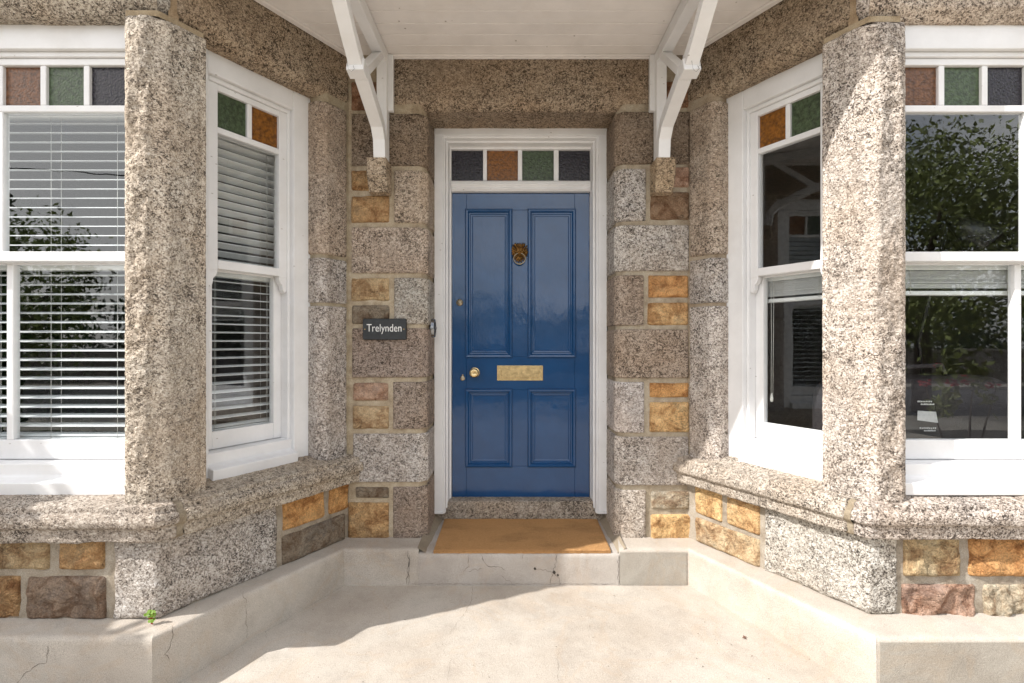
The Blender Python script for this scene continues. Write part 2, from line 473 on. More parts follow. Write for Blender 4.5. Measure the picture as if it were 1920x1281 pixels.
# ------------------------------------------------------------------ stone builder
def loft(mb, A, B, rough=1.0, h=0.007, amp=0.006, edge=(1, 1, 1, 1), r=0.014, depth=0.022, seed=0,
         tint=(1, 1, 1), mat=0, ref=(0, -1, 0), big=1.0, smooth=2, chunky=0.0, margin=0.0, fine=0.0012, vs=1.0, proud=0.0, soft=4):
    A = np.array(A, float); B = np.array(B, float)
    seg = np.maximum(np.linalg.norm(np.diff(A, axis=0), axis=1), np.linalg.norm(np.diff(B, axis=0), axis=1))
    rgh = rough if hasattr(rough, '__len__') else [rough] * len(seg)
    SA, SB, R = [], [], []
    for i, L in enumerate(seg):
        k = max(2, int(round(L / h)))
        tt = np.arange(k) / k
        SA.append(A[i] + (A[i + 1] - A[i]) * tt[:, None]); SB.append(B[i] + (B[i + 1] - B[i]) * tt[:, None]); R += [rgh[i]] * k
    SA = np.concatenate(SA + [A[-1:]]); SB = np.concatenate(SB + [B[-1:]]); R = np.array(R + [rgh[-1]], float)
    for _ in range(smooth):
        for S in (SA, SB): S[1:-1] = (S[:-2] + 2 * S[1:-1] + S[2:]) / 4
    for _ in range(soft): R[1:-1] = (R[:-2] + 2 * R[1:-1] + R[2:]) / 4
    nt = max(3, int(round(np.linalg.norm((B - A).mean(0)) / h)) + 1)
    t = np.linspace(0, 1, nt)[None, :, None]
    P = SA[:, None, :] * (1 - t) + SB[:, None, :] * t
    gs = np.gradient(P, axis=0); gt = np.gradient(P, axis=1)
    N = np.cross(gs, gt); N /= (np.linalg.norm(N, axis=2, keepdims=True) + 1e-12)
    flip = False
    if (N * np.array(ref, float)).sum(-1).mean() < 0: N = -N; flip = True
    cum = np.concatenate([[0], np.cumsum(np.linalg.norm(np.diff(SA, axis=0), axis=1))])
    W = cum[-1]; Hh = float(np.linalg.norm((SB - SA).mean(0)))
    s_ = np.broadcast_to(cum[:, None], P.shape[:2]); t_ = np.broadcast_to(t[..., 0] * Hh, P.shape[:2])
    wob = (0.0045 + 0.004 * bool(chunky)) * fbm(P, 14, 3, seed + 91)
    if chunky: r = max(r, 0.017); depth = max(depth, 0.026)
    BIG = 9.0
    d = np.full(P.shape[:2], BIG)
    for on, dd in zip(edge, (s_, W - s_, t_, Hh - t_)):
        if on: d = np.minimum(d, dd)
    rc_ = 0.017 if chunky else 0.014
    if edge[0] or edge[1]:
        es = np.minimum(s_ if edge[0] else BIG, W - s_ if edge[1] else BIG); et = np.minimum(t_ if edge[2] else BIG, Hh - t_ if edge[3] else BIG)
        cm_ = (es < rc_) & (et < rc_)
        d = np.where(cm_, np.minimum(d, rc_ - np.hypot(rc_ - es, rc_ - et)), d)
    d0 = d
    d = np.clip(d + wob - 0.002 + np.where(d0 < .001, -.004, 0), 0, BIG)
    x = np.clip(d / r, 0, 1)
    pull = depth * (1 - np.sqrt(np.clip(1 - (1 - x) ** 2, 0, 1)))
    Q = P * np.array([1, 1, vs])
    f = fbm(Q, 11 * big, 4, seed) * 0.9 + (np.abs(fbm(Q, 7 * big, 3, seed + 5)) * -1.6 + 0.45) * 0.8
    if chunky:
        q = fbm(P * np.array([1, 1, 0.8]), 16 * big, 2, seed + 33)
        f = f + chunky * (np.round(q * 4 + 0.6 * fbm(P, 30, 2, seed + 7)) / 4)
    fade = np.clip((d0 - margin) / 0.03, 0, 1); fade = fade * fade * (3 - 2 * fade)
    fade = 0.12 + 0.88 * fade if margin == 0 else fade
    disp = (amp * f + proud) * R[:, None] * fade + fine * fbm(P, 70, 2, seed + 3) * (0.5 + R[:, None])
    disp = np.maximum(disp, -0.008 + 0.25 * (disp + 0.008))
    P = P + N * (disp - pull)[..., None]
    # the outermost ring goes right back into the mortar
    if edge[0]: P[0] -= N[0] * 0.015
    if edge[1]: P[-1] -= N[-1] * 0.015
    if edge[2]: P[:, 0] -= N[:, 0] * 0.015
    if edge[3]: P[:, -1] -= N[:, -1] * 0.015
    if np.ndim(tint) == 1 and amp > .002:
        k_ = random.Random(seed * 7 + 1); b_ = k_.uniform(.93, 1.07); tint = (tint[0] * b_ * k_.uniform(.98, 1.02), tint[1] * b_, tint[2] * b_ * k_.uniform(.96, 1.04))
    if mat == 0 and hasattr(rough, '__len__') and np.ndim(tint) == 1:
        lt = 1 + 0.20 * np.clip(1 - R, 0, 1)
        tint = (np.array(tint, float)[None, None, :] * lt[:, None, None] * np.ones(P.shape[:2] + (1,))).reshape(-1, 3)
    mb.grid(P, mat, tint, flip)

def vstone(mb, plan, z0, z1, **kw):
    A = [(x, y, Z(z0)) for x, y in plan]; B = [(x, y, Z(z1)) for x, y in plan]
    loft(mb, A, B, **kw)

# ------------------------------------------------------------------ plan of the front (stone face line)
YW = 2.915                                   # door wall face
LC = np.array([-0.917, YW]); LA = np.array([-1.412, 2.058])     # left: inner corner, outer arris
RC = np.array([0.985, YW]);  RA = np.array([1.447, 2.095])
def off(P0, P1, d):                          # shift a plan line outwards (towards the camera)
    v = (P1 - P0) / np.linalg.norm(P1 - P0); n = np.array([-v[1], v[0]])
    if n[1] > 0: n = -n
    return P0 + n * d, P1 + n * d, v, n
def on_line(P0, P1, px):                     # where the ray of photo column px meets a plan line
    k = (px - 960) / F; d = P1 - P0
    t = (P0[1] * k - P0[0]) / (d[0] - d[1] * k)
    return P0 + d * t
def zpx(py, Y): return (640 - py) / F * Y

house = empty('house', (0.05, YW, 0))
tag(house, 'granite and sandstone house with two angled bays either side of a blue front door', 'house')

GT = {'n': (1, 1, 1), 'b': (0.72, 0.635, 0.565), 'bb': (0.58, 0.49, 0.415), 'l': (1.08, 1.09, 1.10), 'c': (1.12, 1.11, 1.08), 'w': (0.92, 0.84, 0.74), 's': (1.1, 1.08, 1.03)}
ST = {'tan': (0.63, 0.47, 0.29), 'or': (0.72, 0.395, 0.165), 'yel': (0.78, 0.52, 0.26), 'pink': (0.55, 0.37, 0.28), 'gry': (0.32, 0.26, 0.19),
      'rb': (0.38, 0.21, 0.13), 'br': (0.32, 0.215, 0.14), 'pur': (0.34, 0.245, 0.185), 'pale': (0.56, 0.48, 0.37), 'ob': (0.58, 0.37, 0.185)}

wall = MB()          # mats: 0 granite, 1 sandstone, 2 mortar
sid = [100]
def rect(px0, px1, py0, py1, kind, tint, Y=YW, amp=None, chunky=None, **kw):
    x0 = (px0 - 960) / F * Y; x1 = (px1 - 960) / F * Y
    z0 = zpx(py1, Y); z1 = zpx(py0, Y)
    sid[0] += 7
    g = kind == 'g'
    vstone(wall, [(x0, Y), (x1, Y)], z0, z1, seed=sid[0], tint=(GT if g else ST)[tint], mat=0 if g else 1,
           amp=amp if amp is not None else (0.004 if g else 0.013), chunky=chunky if chunky is not None else (0 if g else 0.7), **kw)

# --- door wall: jamb quoins with chamfered arris, then sandstone fillers
JX0, JX1 = -0.478, 0.583                      # reveal planes
CH = 0.042
def quoin(side, pxo, py0, py1, tint):
    sid[0] += 7
    z0, z1 = zpx(py1, YW), zpx(py0, YW)
    xo = (pxo - 960) / F * YW
    if side < 0: plan = [(xo, YW), (JX0 - CH, YW), (JX0, YW + CH), (JX0, 3.30)]
    else: plan = [(xo, YW), (JX1 + CH, YW), (JX1, YW + CH), (JX1, 3.30)]
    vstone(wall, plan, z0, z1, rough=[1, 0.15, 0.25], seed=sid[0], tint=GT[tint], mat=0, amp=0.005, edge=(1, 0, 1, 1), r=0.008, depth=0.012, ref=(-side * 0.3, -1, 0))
for pxo, a, b, t in ((657, 211, 311, 'bb'), (737, 317, 418, 'w'), (657, 424, 513, 'w'), (737, 519, 609, 'n'), (658, 614, 709, 'b'),
                     (735, 715, 806, 'b'), (660, 812, 906, 'n'), (735, 912, 1012, 'b')):
    quoin(-1, pxo, a, b, t)
for pxo, a, b, t in ((1297, 207, 308, 'bb'), (1213, 314, 415, 'n'), (1294, 420, 509, 'n'), (1209, 514, 611, 'b'), (1293, 616, 710, 'b'),
                     (1210, 715, 813, 'l'), (1293, 818, 912, 'n'), (1213, 918, 1016, 's')):
    quoin(1, pxo, a, b, t)
for a in ((656, 732, 150, 207, 's', 'rb'), (656, 731, 317, 358, 's', 'ob'), (656, 731, 364, 418, 's', 'ob'), (656, 731, 519, 565, 's', 'tan'),
          (657, 731, 570, 609, 's', 'gry'), (659, 730, 716, 753, 's', 'pink'), (659, 730, 759, 806, 's', 'tan'), (664, 730, 912, 936, 's', 'gry'),
          (650, 730, 941, 1012, 's', 'ob'),
          (1226, 1297, 150, 202, 's', 'rb'), (1219, 1296, 310, 352, 's', 'pink'), (1218, 1296, 357, 413, 's', 'br'), (1215, 1293, 514, 559, 's', 'or'),
          (1213, 1293, 565, 611, 's', 'yel'), (1217, 1295, 716, 747, 's', 'or'), (1217, 1295, 752, 812, 's', 'yel'), (1219, 1296, 920, 958, 's', 'pale'),
          (1219, 1302, 963, 1016, 's', 'yel')):
    rect(*a)
# --- stones under the sills
def seg_stone(P0, P1, pxa, pxb, z0, z1, kind, tint, amp=0.010, chunky=1.3, **kw):
    a = on_line(P0, P1, pxa); b = on_line(P0, P1, pxb)
    sid[0] += 7; g = kind == 'g'
    vstone(wall, [tuple(a), tuple(b)], z0, z1, seed=sid[0], tint=(GT if g else ST)[tint], mat=0 if g else 1, amp=amp, chunky=0 if g else chunky, **kw)
ZP = -1.112; ZS = -0.790
LF = np.array([-6.0, LA[1]]); RF = np.array([6.0, RA[1]])
seg_stone(LA, LC, 530, 611, -0.945, ZS + .02, 's', 'or', 0.008)
seg_stone(LA, LC, 617, 657, -0.945, ZS + .02, 's', 'or', 0.008)
seg_stone(LA, LC, 529, 650, ZP, -0.957, 's', 'gry', 0.008)
seg_stone(RA, RC, 1300, 1353, -0.955, ZS + .02, 's', 'yel', 0.008)
seg_stone(RA, RC, 1359, 1424, -0.955, ZS + .02, 's', 'yel', 0.010)
seg_stone(RA, RC, 1301, 1424, ZP, -0.967, 's', 'tan', 0.012)
# big granite corner blocks
def corner_block(A_, Cc, pxs, pxf, F_, tint, seed):
    a = on_line(A_, Cc, pxs); b = on_line(A_, F_, pxf)
    pl = [tuple(b), tuple(A_), tuple(a)]
    if a[0] < b[0]: pl = pl[::-1]
    vstone(wall, pl, ZP, ZS + .02, rough=1.0, seed=seed, tint=GT[tint], mat=0, amp=0.011, chunky=0.25, smooth=5, h=0.006)
corner_block(LA, LC, 522, 209, LF, 'l', 881)
corner_block(RA, RC, 1430, 1687, RF, 'l', 902)
for a in ((105, 195, 'ob'), (-10, 91, 'tan'), (-110, -20, 'ob')):
    seg_stone(LA, LF, a[0], a[1], -0.915, ZS + .02, 's', a[2], 0.014)
for a in ((45, 198, 'pur'), (-60, 36, 'ob'), (-170, -70, 'tan')):
    seg_stone(LA, LF, a[0], a[1], ZP, -0.932, 's', a[2], 0.014)
for a in ((1695, 1805, 'tan'), (1817, 1960, 'or'), (1970, 2060, 'tan')):
    seg_stone(RA, RF, a[0], a[1], -0.96, ZS + .02, 's', a[2], 0.018)
for a in ((1692, 1836, 'pink'), (1845, 1990, 'pale'), (2000, 2100, 'or')):
    seg_stone(RA, RF, a[0], a[1], ZP - .03, -0.982, 's', a[2], 0.020)
# outer runs of each bay beyond the picture, coursed in the same blocks
rnd = random.Random(4)
for sgn, F_, A_ in ((-1, LF, LA), (1, RF, RA)):
    x = 2.62
    while x < 4.6:
        w = rnd.uniform(0.2, 0.34)
        for z0, z1 in ((ZP, -0.95), (-0.937, ZS + .02)):
            sid[0] += 7
            vstone(wall, [(sgn * x, A_[1]), (sgn * (x + w), A_[1])], z0, z1, h=0.012, seed=sid[0], tint=ST[rnd.choice(['or', 'tan', 'gry', 'pale'])], mat=1, amp=0.01, chunky=0.8)
        x += w + 0.012
# --- piers beside the splayed windows
def pier(A_, Cc, z0, z1, tint, sgn):
    v = (A_ - Cc) / np.linalg.norm(A_ - Cc); n = np.array([v[1], -v[0]]) * (1 if sgn < 0 else -1)   # n points inwards
    if n[1] < 0: n = -n
    c0 = Cc + v * 0.012; c1 = Cc + v * 0.155; c2 = Cc + v * 0.195 + n * 0.04; c3 = c2 + n * 0.10
    sid[0] += 7
    pl = [tuple(c0), tuple(c1), tuple(c2), tuple(c3)]
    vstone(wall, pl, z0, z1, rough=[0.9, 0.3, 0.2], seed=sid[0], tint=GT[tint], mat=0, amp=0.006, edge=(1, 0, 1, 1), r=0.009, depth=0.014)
for A_, Cc, s in ((LA, LC, -1), (RA, RC, 1)):
    for z0, z1, t in ((-0.66, 0.196, 'n'), (0.205, 0.455, 'n'), (0.466, 1.295, 'w')):
        pier(A_, Cc, z0, z1, t, s)

# --- mortar cores, 12 mm behind the stone faces
MD = 0.013
def core(plan, z0, z1, h=0.02, amp=0.0025, tint=(1, 1, 1)):
    sid[0] += 3
    vstone(wall, plan, z0, z1, h=h, amp=amp, edge=(0, 0, 0, 0), seed=sid[0], mat=2, tint=tint, smooth=0)
lc = LC + np.array([0.0, MD]); rc = RC + np.array([0.0, MD])
core([(-0.995, YW + MD), (JX0 - CH - .006, YW + MD), (JX0 - MD, YW + CH + .006), (JX0 - MD, 3.34)], ZP - .03, 1.72)
core([(JX1 + MD, 3.34), (JX1 + MD, YW + CH + .006), (JX1 + CH + .006, YW + MD), (1.08, YW + MD)], ZP - .03, 1.72)
for A_, Cc, F_ in ((LA, LC, LF), (RA, RC, RF)):
    o0, o1, v, n = off(Cc, A_, -MD)
    core([tuple(o0 - v * 0.03), tuple(A_ + np.array([0.0075 * (-1 if A_[0] < 0 else 1), MD])), (F_[0], F_[1] + MD)], ZP - .04, ZS + .03, tint=(.86, .9, .98))
    nin_ = -n
    core([tuple(o0 - v * 0.03), tuple(Cc + v * .149 + nin_ * MD), tuple(Cc + v * .183 + nin_ * (.04 + MD * .4)), tuple(Cc + v * .183 + nin_ * .15)], ZS, 1.72)
    # the wall above the lintels
    core([tuple(o0 - v * 0.03), tuple(A_ + np.array([0.0075 * (-1 if A_[0] < 0 else 1), MD])), (F_[0], F_[1] + MD)], 1.66, 3.6, h=0.06)
    core([(np.sign(F_[0]) * 3.05, F_[1] + MD), (F_[0], F_[1] + MD)], ZS, 1.70, h=0.05)
core([(-0.995, YW + MD), (1.08, YW + MD)], 1.70, 3.6, h=0.06)
w = wall.build('wall', [M_GR, M_SS, M_MO], house)

# --- lintels
def sweep(profile, P0, P1, d0=0.0, d1=0.0, m0=None, m1=None):
    """profile: list of (outward offset, z); P0->P1 plan face line; miters shift ends along v by k*offset"""
    v = (P1 - P0) / np.linalg.norm(P1 - P0); n = np.array([-v[1], v[0]])
    if n[1] > 0: n = -n
    A, B = [], []
    for o, z in profile:
        a = P0 + n * o + v * (d0 + (m0 or 0) * o); b = P1 + n * o + v * (d1 + (m1 or 0) * o)
        A.append((a[0], a[1], Z(z))); B.append((b[0], b[1], Z(z)))
    return A, B
lprof = [(-0.002, 1.70), (0.0, 1.357), (-0.042, 1.317), (-0.155, 1.315)]
def mesh_part(name, mats, parent=house): pass
mb = MB()
A, B = sweep([(0, 1.612), (0, 1.357), (-0.042, 1.313), (-0.31, 1.313)], np.array([-0.683, YW]), np.array([0.785, YW]))
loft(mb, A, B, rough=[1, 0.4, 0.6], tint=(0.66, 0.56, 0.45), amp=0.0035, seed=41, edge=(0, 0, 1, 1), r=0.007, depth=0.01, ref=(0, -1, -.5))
mb.build('lintel', M_GR, house)
for A_, Cc, F_, s, nm in ((LA, LC, LF, -1, 0), (RA, RC, RF, 1, 1)):
    mb = MB()
    A, B = sweep([(o, z) for o, z in lprof], Cc, A_, 0.0, -0.075)
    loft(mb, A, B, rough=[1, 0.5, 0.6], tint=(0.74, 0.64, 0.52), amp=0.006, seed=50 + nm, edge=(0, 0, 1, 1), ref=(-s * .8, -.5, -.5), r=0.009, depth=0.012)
    mb.build('lintel', M_GR, house)
    # block over the arris and the long front lintel in one stone
    v = (Cc - A_) / np.linalg.norm(Cc - A_)
    mb = MB()
    far = np.array([s * 3.05, A_[1]])
    pl = [tuple(A_ + v * 0.062), tuple(A_), tuple(far)]
    n1 = np.array([-v[1], v[0]]);  n1 = -n1 if n1[1] > 0 else n1
    rows = []
    for o, z in lprof:
        a0 = A_ + v * 0.062 + n1 * o
        mit = A_ + np.array([-s * 0.577 * o * 1.0, -o])
        rows.append([(a0[0], a0[1], Z(z)), (mit[0], mit[1], Z(z)), (far[0], far[1] - o, Z(z))])
    # two lofts that share the mitre line
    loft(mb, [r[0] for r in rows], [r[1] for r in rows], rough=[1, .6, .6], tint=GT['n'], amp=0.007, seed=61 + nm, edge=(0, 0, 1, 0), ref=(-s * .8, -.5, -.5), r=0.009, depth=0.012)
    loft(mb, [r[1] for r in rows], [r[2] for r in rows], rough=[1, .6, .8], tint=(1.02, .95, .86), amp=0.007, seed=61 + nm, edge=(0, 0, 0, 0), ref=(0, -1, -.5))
    mb.build('lintel', M_GR, house)

# --- rock-faced columns at the arrises
def column(A_, Cc, sgn, wf, ls, seed, tint):
    v = (Cc - A_) / np.linalg.norm(Cc - A_)
    nin = np.array([v[1], -v[0]]);  nin = -nin if nin[1] < 0 else nin
    fx = np.array([sgn, 0.0])
    pts = [A_ + v * ls + nin * 0.13, A_ + v * ls + nin * 0.0, A_ + v * (ls - 0.035), A_ + v * 0.03, A_ + fx * 0.03, A_ + fx * (wf - 0.014), A_ + fx * wf + np.array([0, 0.003]), A_ + fx * wf + np.array([0, 0.15])]
    rough = [0.1, 0.06, 0.75, 0.08, 1.15, 0.2, 0.1]
    # the rock-faced fields stand proud of the worked margins
    mb = MB()
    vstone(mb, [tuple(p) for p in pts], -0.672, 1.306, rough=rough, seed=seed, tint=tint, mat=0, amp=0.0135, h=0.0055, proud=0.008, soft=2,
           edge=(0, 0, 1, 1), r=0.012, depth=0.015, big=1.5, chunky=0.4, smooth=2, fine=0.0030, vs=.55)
    return mb.build('column', M_GR, house)
column(LA, LC, -1, 0.132, 0.195, 301, (.97, .94, .885))
column(RA, RC, 1, 0.150, 0.190, 333, (1.08, 1.06, 1.03))
for s, A_ in ((-1, LA), (1, RA)):
    mb = MB()
    x0, x1 = s * 2.80, s * 3.06
    vstone(mb, [(x0, A_[1] + .13), (x0, A_[1]), (x1, A_[1]), (x1, A_[1] + .13)], -0.672, 1.306, rough=[.2, 1, .2], seed=360, tint=GT['s'], amp=0.014, h=0.01, edge=(0, 0, 1, 1), big=1.3)
    mb.build('column', M_GR, house)

# --- sills
sprof = [(-0.17, -0.600), (0.046, -0.652), (0.050, -0.674), (0.068, -0.680), (0.076, -0.700), (0.072, -0.724), (0.052, -0.734), (0.048, -0.786), (-0.03, -0.792)]
for A_, Cc, F_, s, k in ((LA, LC, LF, -1, 0), (RA, RC, RF, 1, 1)):
    v = (Cc - A_) / np.linalg.norm(Cc - A_)
    tn = (1.0, .95, .87) if k == 0 else (1.06, 1.03, .98)
    mb = MB()
    A, B = sweep(sprof, Cc, A_, -0.045, -0.075 if k == 0 else -0.06)
    loft(mb, A, B, rough=1, tint=tn, amp=0.0045, seed=71 + k, edge=(0, 0, 1, 1), r=0.016, depth=0.016, ref=(-s * .8, -.6, .4), smooth=0)
    mb.build('sill', M_GR, house)
    mb = MB()
    n1 = np.array([-v[1], v[0]]); n1 = -n1 if n1[1] > 0 else n1
    rows = []
    far = np.array([s * 3.3, A_[1]])
    for o, z in sprof:
        a0 = A_ + v * 0.058 + n1 * o if k == 0 else A_ + v * 0.045 + n1 * o
        mit = A_ + np.array([-s * 0.577 * o, -o])
        if o > 0: mit += np.array([s * 0.15 * o, 0.18 * o])      # blunted corner
        rows.append([(a0[0], a0[1], Z(z)), (mit[0], mit[1], Z(z)), (far[0], far[1] - o, Z(z))])
    loft(mb, [r[0] for r in rows], [r[1] for r in rows], rough=1, tint=tn, amp=0.006, seed=81 + k, edge=(0, 0, 1, 0), r=0.016, depth=0.016, ref=(-s * .5, -.6, .4), smooth=0)
    loft(mb, [r[1] for r in rows], [r[2] for r in rows], rough=1, tint=tn, amp=0.007, seed=81 + k, edge=(0, 0, 0, 0), ref=(0, -1, .4), smooth=0)
    mb.build('sill', M_GR, house)
# mortar bedding between column, sill and lintel stones
for A_, Cc, s in ((LA, LC, -1), (RA, RC, 1)):
    mb = MB()
    v = (Cc - A_) / np.linalg.norm(Cc - A_)
    mb = MB()
    for z0, z1, ins in ((-0.685, -0.655, 0.010), (1.298, 1.322, 0.006)):
        nin = np.array([v[1], -v[0]]); nin = -nin if nin[1] < 0 else nin
        p = [A_ + v * 0.185 + nin * ins, A_ + nin * ins * 0.6 + np.array([0, ins * .6]), A_ + np.array([s * 0.13, ins])]
        loft(mb, [(q[0], q[1], Z(z0)) for q in p], [(q[0], q[1], Z(z1)) for q in p], amp=0.001, edge=(0, 0, 0, 0), tint=(0.9, 0.85, 0.75), seed=5); mb.build('joint', M_MO, house); mb = MB()
    o0, o1, vv, nn = off(Cc, A_, -0.012)
    a = A_ + v * 0.0665
    for (zz0, zz1, outs) in ((1.315, 1.70, -0.010),):
        p0 = a + nn * outs - v * 0.02; p1 = a + nn * outs + v * 0.02
        loft(mb, [(p0[0], p0[1], Z(zz0)), (p1[0], p1[1], Z(zz0))], [(p0[0], p0[1], Z(zz1)), (p1[0], p1[1], Z(zz1))], amp=0.001, edge=(0, 0, 0, 0), tint=(0.85, 0.75, 0.64), seed=5); mb.build('joint', M_MO, house); mb = MB()
    # joint in the sill
    p0 = [(A_ + v * 0.04 + nn * (o - 0.012)) for o, z in sprof]; p1 = [(A_ + v * 0.08 + nn * (o - 0.012)) for o, z in sprof]
    loft(mb, [(q[0], q[1], Z(z - .006)) for q, (o, z) in zip(p0, sprof)], [(q[0], q[1], Z(z - .006)) for q, (o, z) in zip(p1, sprof)], amp=0.001, edge=(0, 0, 0, 0), tint=(0.72, 0.72, 0.70), seed=5, ref=(-s * .5, -.6, .4))
    mb.build('joint', M_MO, house)

# --- corbels under the canopy brackets
for cx, seed in ((-0.735, 11), (0.835, 12)):
    mb = MB()
    w2 = 0.053; yb, yf = 2.93, 2.795
    zt, zm, zb = 0.995, 0.90, 0.822
    fr = [(cx - w2, yb), (cx - w2, yf), (cx + w2, yf), (cx + w2, yb)]
    fb = [(cx - w2, yb), (cx - w2, yf + 0.05), (cx + w2, yf + 0.05), (cx + w2, yb)]
    loft(mb, [(x, y, Z(zb)) for x, y in fb], [(x, y, Z(zm)) for x, y in fr], amp=0.004, seed=seed, tint=(1.0, .86, .68), edge=(0, 0, 0, 0), smooth=3)
    loft(mb, [(x, y, Z(zm)) for x, y in fr], [(x, y, Z(zt)) for x, y in fr], amp=0.004, seed=seed, tint=(1.0, .86, .68), edge=(0, 0, 0, 0), smooth=3)
    mb.add([(cx - w2, yb, Z(zt)), (cx - w2, yf, Z(zt)), (cx + w2, yf, Z(zt)), (cx + w2, yb, Z(zt)),
            (cx - w2, yb, Z(zb)), (cx - w2, yf + .05, Z(zb)), (cx + w2, yf + .05, Z(zb)), (cx + w2, yb, Z(zb))], [(0, 1, 2, 3), (7, 6, 5, 4)], 0, (1.0, .86, .68))
    mb.build('corbel', M_GR, house)

# ------------------------------------------------------------------ concrete plinth, step, path
YP = 2.77; ZF0 = -1.305
PLC = (-0.898, YP); PLA = (-1.350, 1.940); PRC = (0.945, YP); PRA = (1.363, 1.935)
def floorz(Y): return ZF0 - 0.04 * (YP - Y)
def crack(mb, pts, w=0.0018, n=(0, 0, 1), seed=0, jit=0.006, mat=1):
    """pts 3-D polyline lying on a surface with normal n"""
    r = random.Random(seed); n = Vector(n)
    P = [Vector(p) for p in pts]; Q = []
    for a, b in zip(P[:-1], P[1:]):
        L = (b - a).length; k = max(2, int(L / 0.012)); d = (b - a).normalized(); s = d.cross(n)
        for i in range(k): Q.append(a + (b - a) * (i / k) + s * (r.uniform(-jit, jit) if Q else 0))
    Q.append(P[-1])
    V = []
    for i, q in enumerate(Q):
        d = (Q[min(i + 1, len(Q) - 1)] - Q[max(i - 1, 0)]).normalized(); s = d.cross(n)
        ww = w * .45 * r.uniform(0.3, 1.3) * (0.25 if i in (0, len(Q) - 1) else 1)
        V += [tuple(q + s * ww + n * 0.0016), tuple(q - s * ww + n * 0.0016)]
    mb.add(V, [(2 * i, 2 * i + 1, 2 * i + 3, 2 * i + 2) for i in range(len(Q) - 1)], mat)

pl = MB()
def face(P0, P1, zt, zb, tint=(1, 1, 1), mat=0, seed=1, h=0.02, amp=0.003):
    """plinth upstand with a rounded nose, from the wall side over the top and down"""
    pass
def upstand(front, back, ztop=-1.112, mat=0, seeds=3, mats=None):
    # front/back: matching plan points; profile goes back-top -> front-top -> front-bottom
    for i in range(len(front) - 1):
        rows = []
        for f, b in ((front[i], back[i]), (front[i + 1], back[i + 1])):
            rows.append([(b[0], b[1], Z(ztop + 0.006)), (f[0], f[1], Z(ztop)), (f[0], f[1], Z(floorz(f[1]) - 0.03))])
        m = mats[i] if mats else mat
        loft(pl, rows[0], rows[1], rough=[.6, .6], h=0.014, amp=0.003, edge=(0, 0, 0, 0), seed=7, mat=m, ref=(0, -.7, .7), smooth=2, fine=0.0004)
bk = 0.03
upstand([(-5, PLA[1]), PLA, PLC, (-0.50, YP)], [(-5, LA[1] + bk), (LA[0] - .01, LA[1] + bk), (LC[0] - .01, YW + bk), (-0.50, YW + bk)])
fl = np.array(PLA) - np.array(PLC); fl /= np.linalg.norm(fl); nsp = (-fl[1], fl[0], 0)
nsp = nsp if nsp[1] < 0 else (-nsp[0], -nsp[1], 0)
ndoor = (0, -1, 0)
def on_face(px, py, Y): return ((px - 960) / F * Y, Y, CZ + (640 - py) / F * Y)
def on_splay(px, py, P0, P1):
    q = on_line(np.array(P0, float), np.array(P1, float), px); return (q[0], q[1], CZ + (640 - py) / F * q[1])
crack(pl, [on_face(a, b, YP) for a, b in ((763, 1032), (768, 1050), (764, 1070), (762, 1095))], 0.003, ndoor, 1)
crack(pl, [on_splay(a, b, PLA, PLC) for a, b in ((456, 1108), (462, 1140), (461, 1170), (464, 1198))], 0.0016, nsp, 2)
crack(pl, [on_splay(a, b, PLA, PLC) for a, b in ((322, 1172), (324, 1195), (310, 1225), (317, 1240))], 0.0016, nsp, 3)
crack(pl, [on_face(a, b, PLA[1]) for a, b in ((90, 1210), (86, 1240), (45, 1262), (30, 1281))], 0.0016, ndoor, 4)
pl.build('plinth', [M_CO, M_CRACK, M_CO2], house)
pl = MB()
upstand([(0.572, YP), PRC, PRA, (5, PRA[1])], [(0.60, YW + bk), (RC[0] + .01, YW + bk), (RA[0] + .01, RA[1] + bk), (5, RA[1] + bk)])
# greyer concrete panels over the front-facing plinth faces, 3 mm proud
pl.box(0.578, PRC[0] - .012, YP - .004, YP + .02, Z(ZF0 + .003), Z(-1.128), mat=2)
pl.box(PRA[0] + .01, 5, PRA[1] - .004, PRA[1] + .02, Z(floorz(PRA[1]) - .02), Z(-1.124), mat=2)
pl.build('plinth', [M_CO, M_CRACK, M_CO2], house)

# door step
st = MB()
ZN = -1.133
loft(st, [(-0.50, 3.30, Z(-1.118)), (-0.50, YP - .004, Z(ZN)), (-0.50, YP - .004, Z(ZF0 - .03))],
     [(0.572, 3.30, Z(-1.118)), (0.572, YP - .004, Z(ZN)), (0.572, YP - .004, Z(ZF0 - .03))], rough=.6, h=0.014, amp=0.003, edge=(0, 0, 0, 0), seed=19, ref=(0, -.7, .7), fine=0.0005)
for s, x in ((-1, JX0), (1, JX1)):           # concrete fillets at the foot of each reveal
    a = [(x - s * 0.004 + s * .02, 3.26, Z(-1.06)), (x - s * .045, 3.26, Z(-1.125))]
    b = [(x + s * 0.03, 2.775, Z(-1.108)), (x - s * .022, 2.775, Z(-1.14))]
    loft(st, a, b, h=0.012, amp=0.004, edge=(0, 0, 0, 0), seed=23, ref=(-s, -.2, .5), tint=(.72, .68, .6))
Ys = YP - .004
for i, (pts, w) in enumerate((([(880, 1038), (879, 1060), (868, 1076)], .0016), ([(901, 1038), (912, 1060), (935, 1063), (948, 1070)], .0022),
                       ([(877, 1070), (905, 1066)], .0015), ([(981, 1038), (981, 1050)], .0013), ([(1045, 1038), (1042, 1058), (1036, 1070), (1032, 1095)], .0018),
                       ([(1036, 1070), (1046, 1080), (1052, 1095)], .0018), ([(1000, 1066), (1036, 1071)], .0014), ([(940, 1078), (968, 1100)], .0013),
                       ([(1158, 1040), (1159, 1096)], .0018), ([(768, 1040), (766, 1096)], .0016))):
    crack(st, [on_face(a, b, Ys) for a, b in pts], w, ndoor, 20 + i)
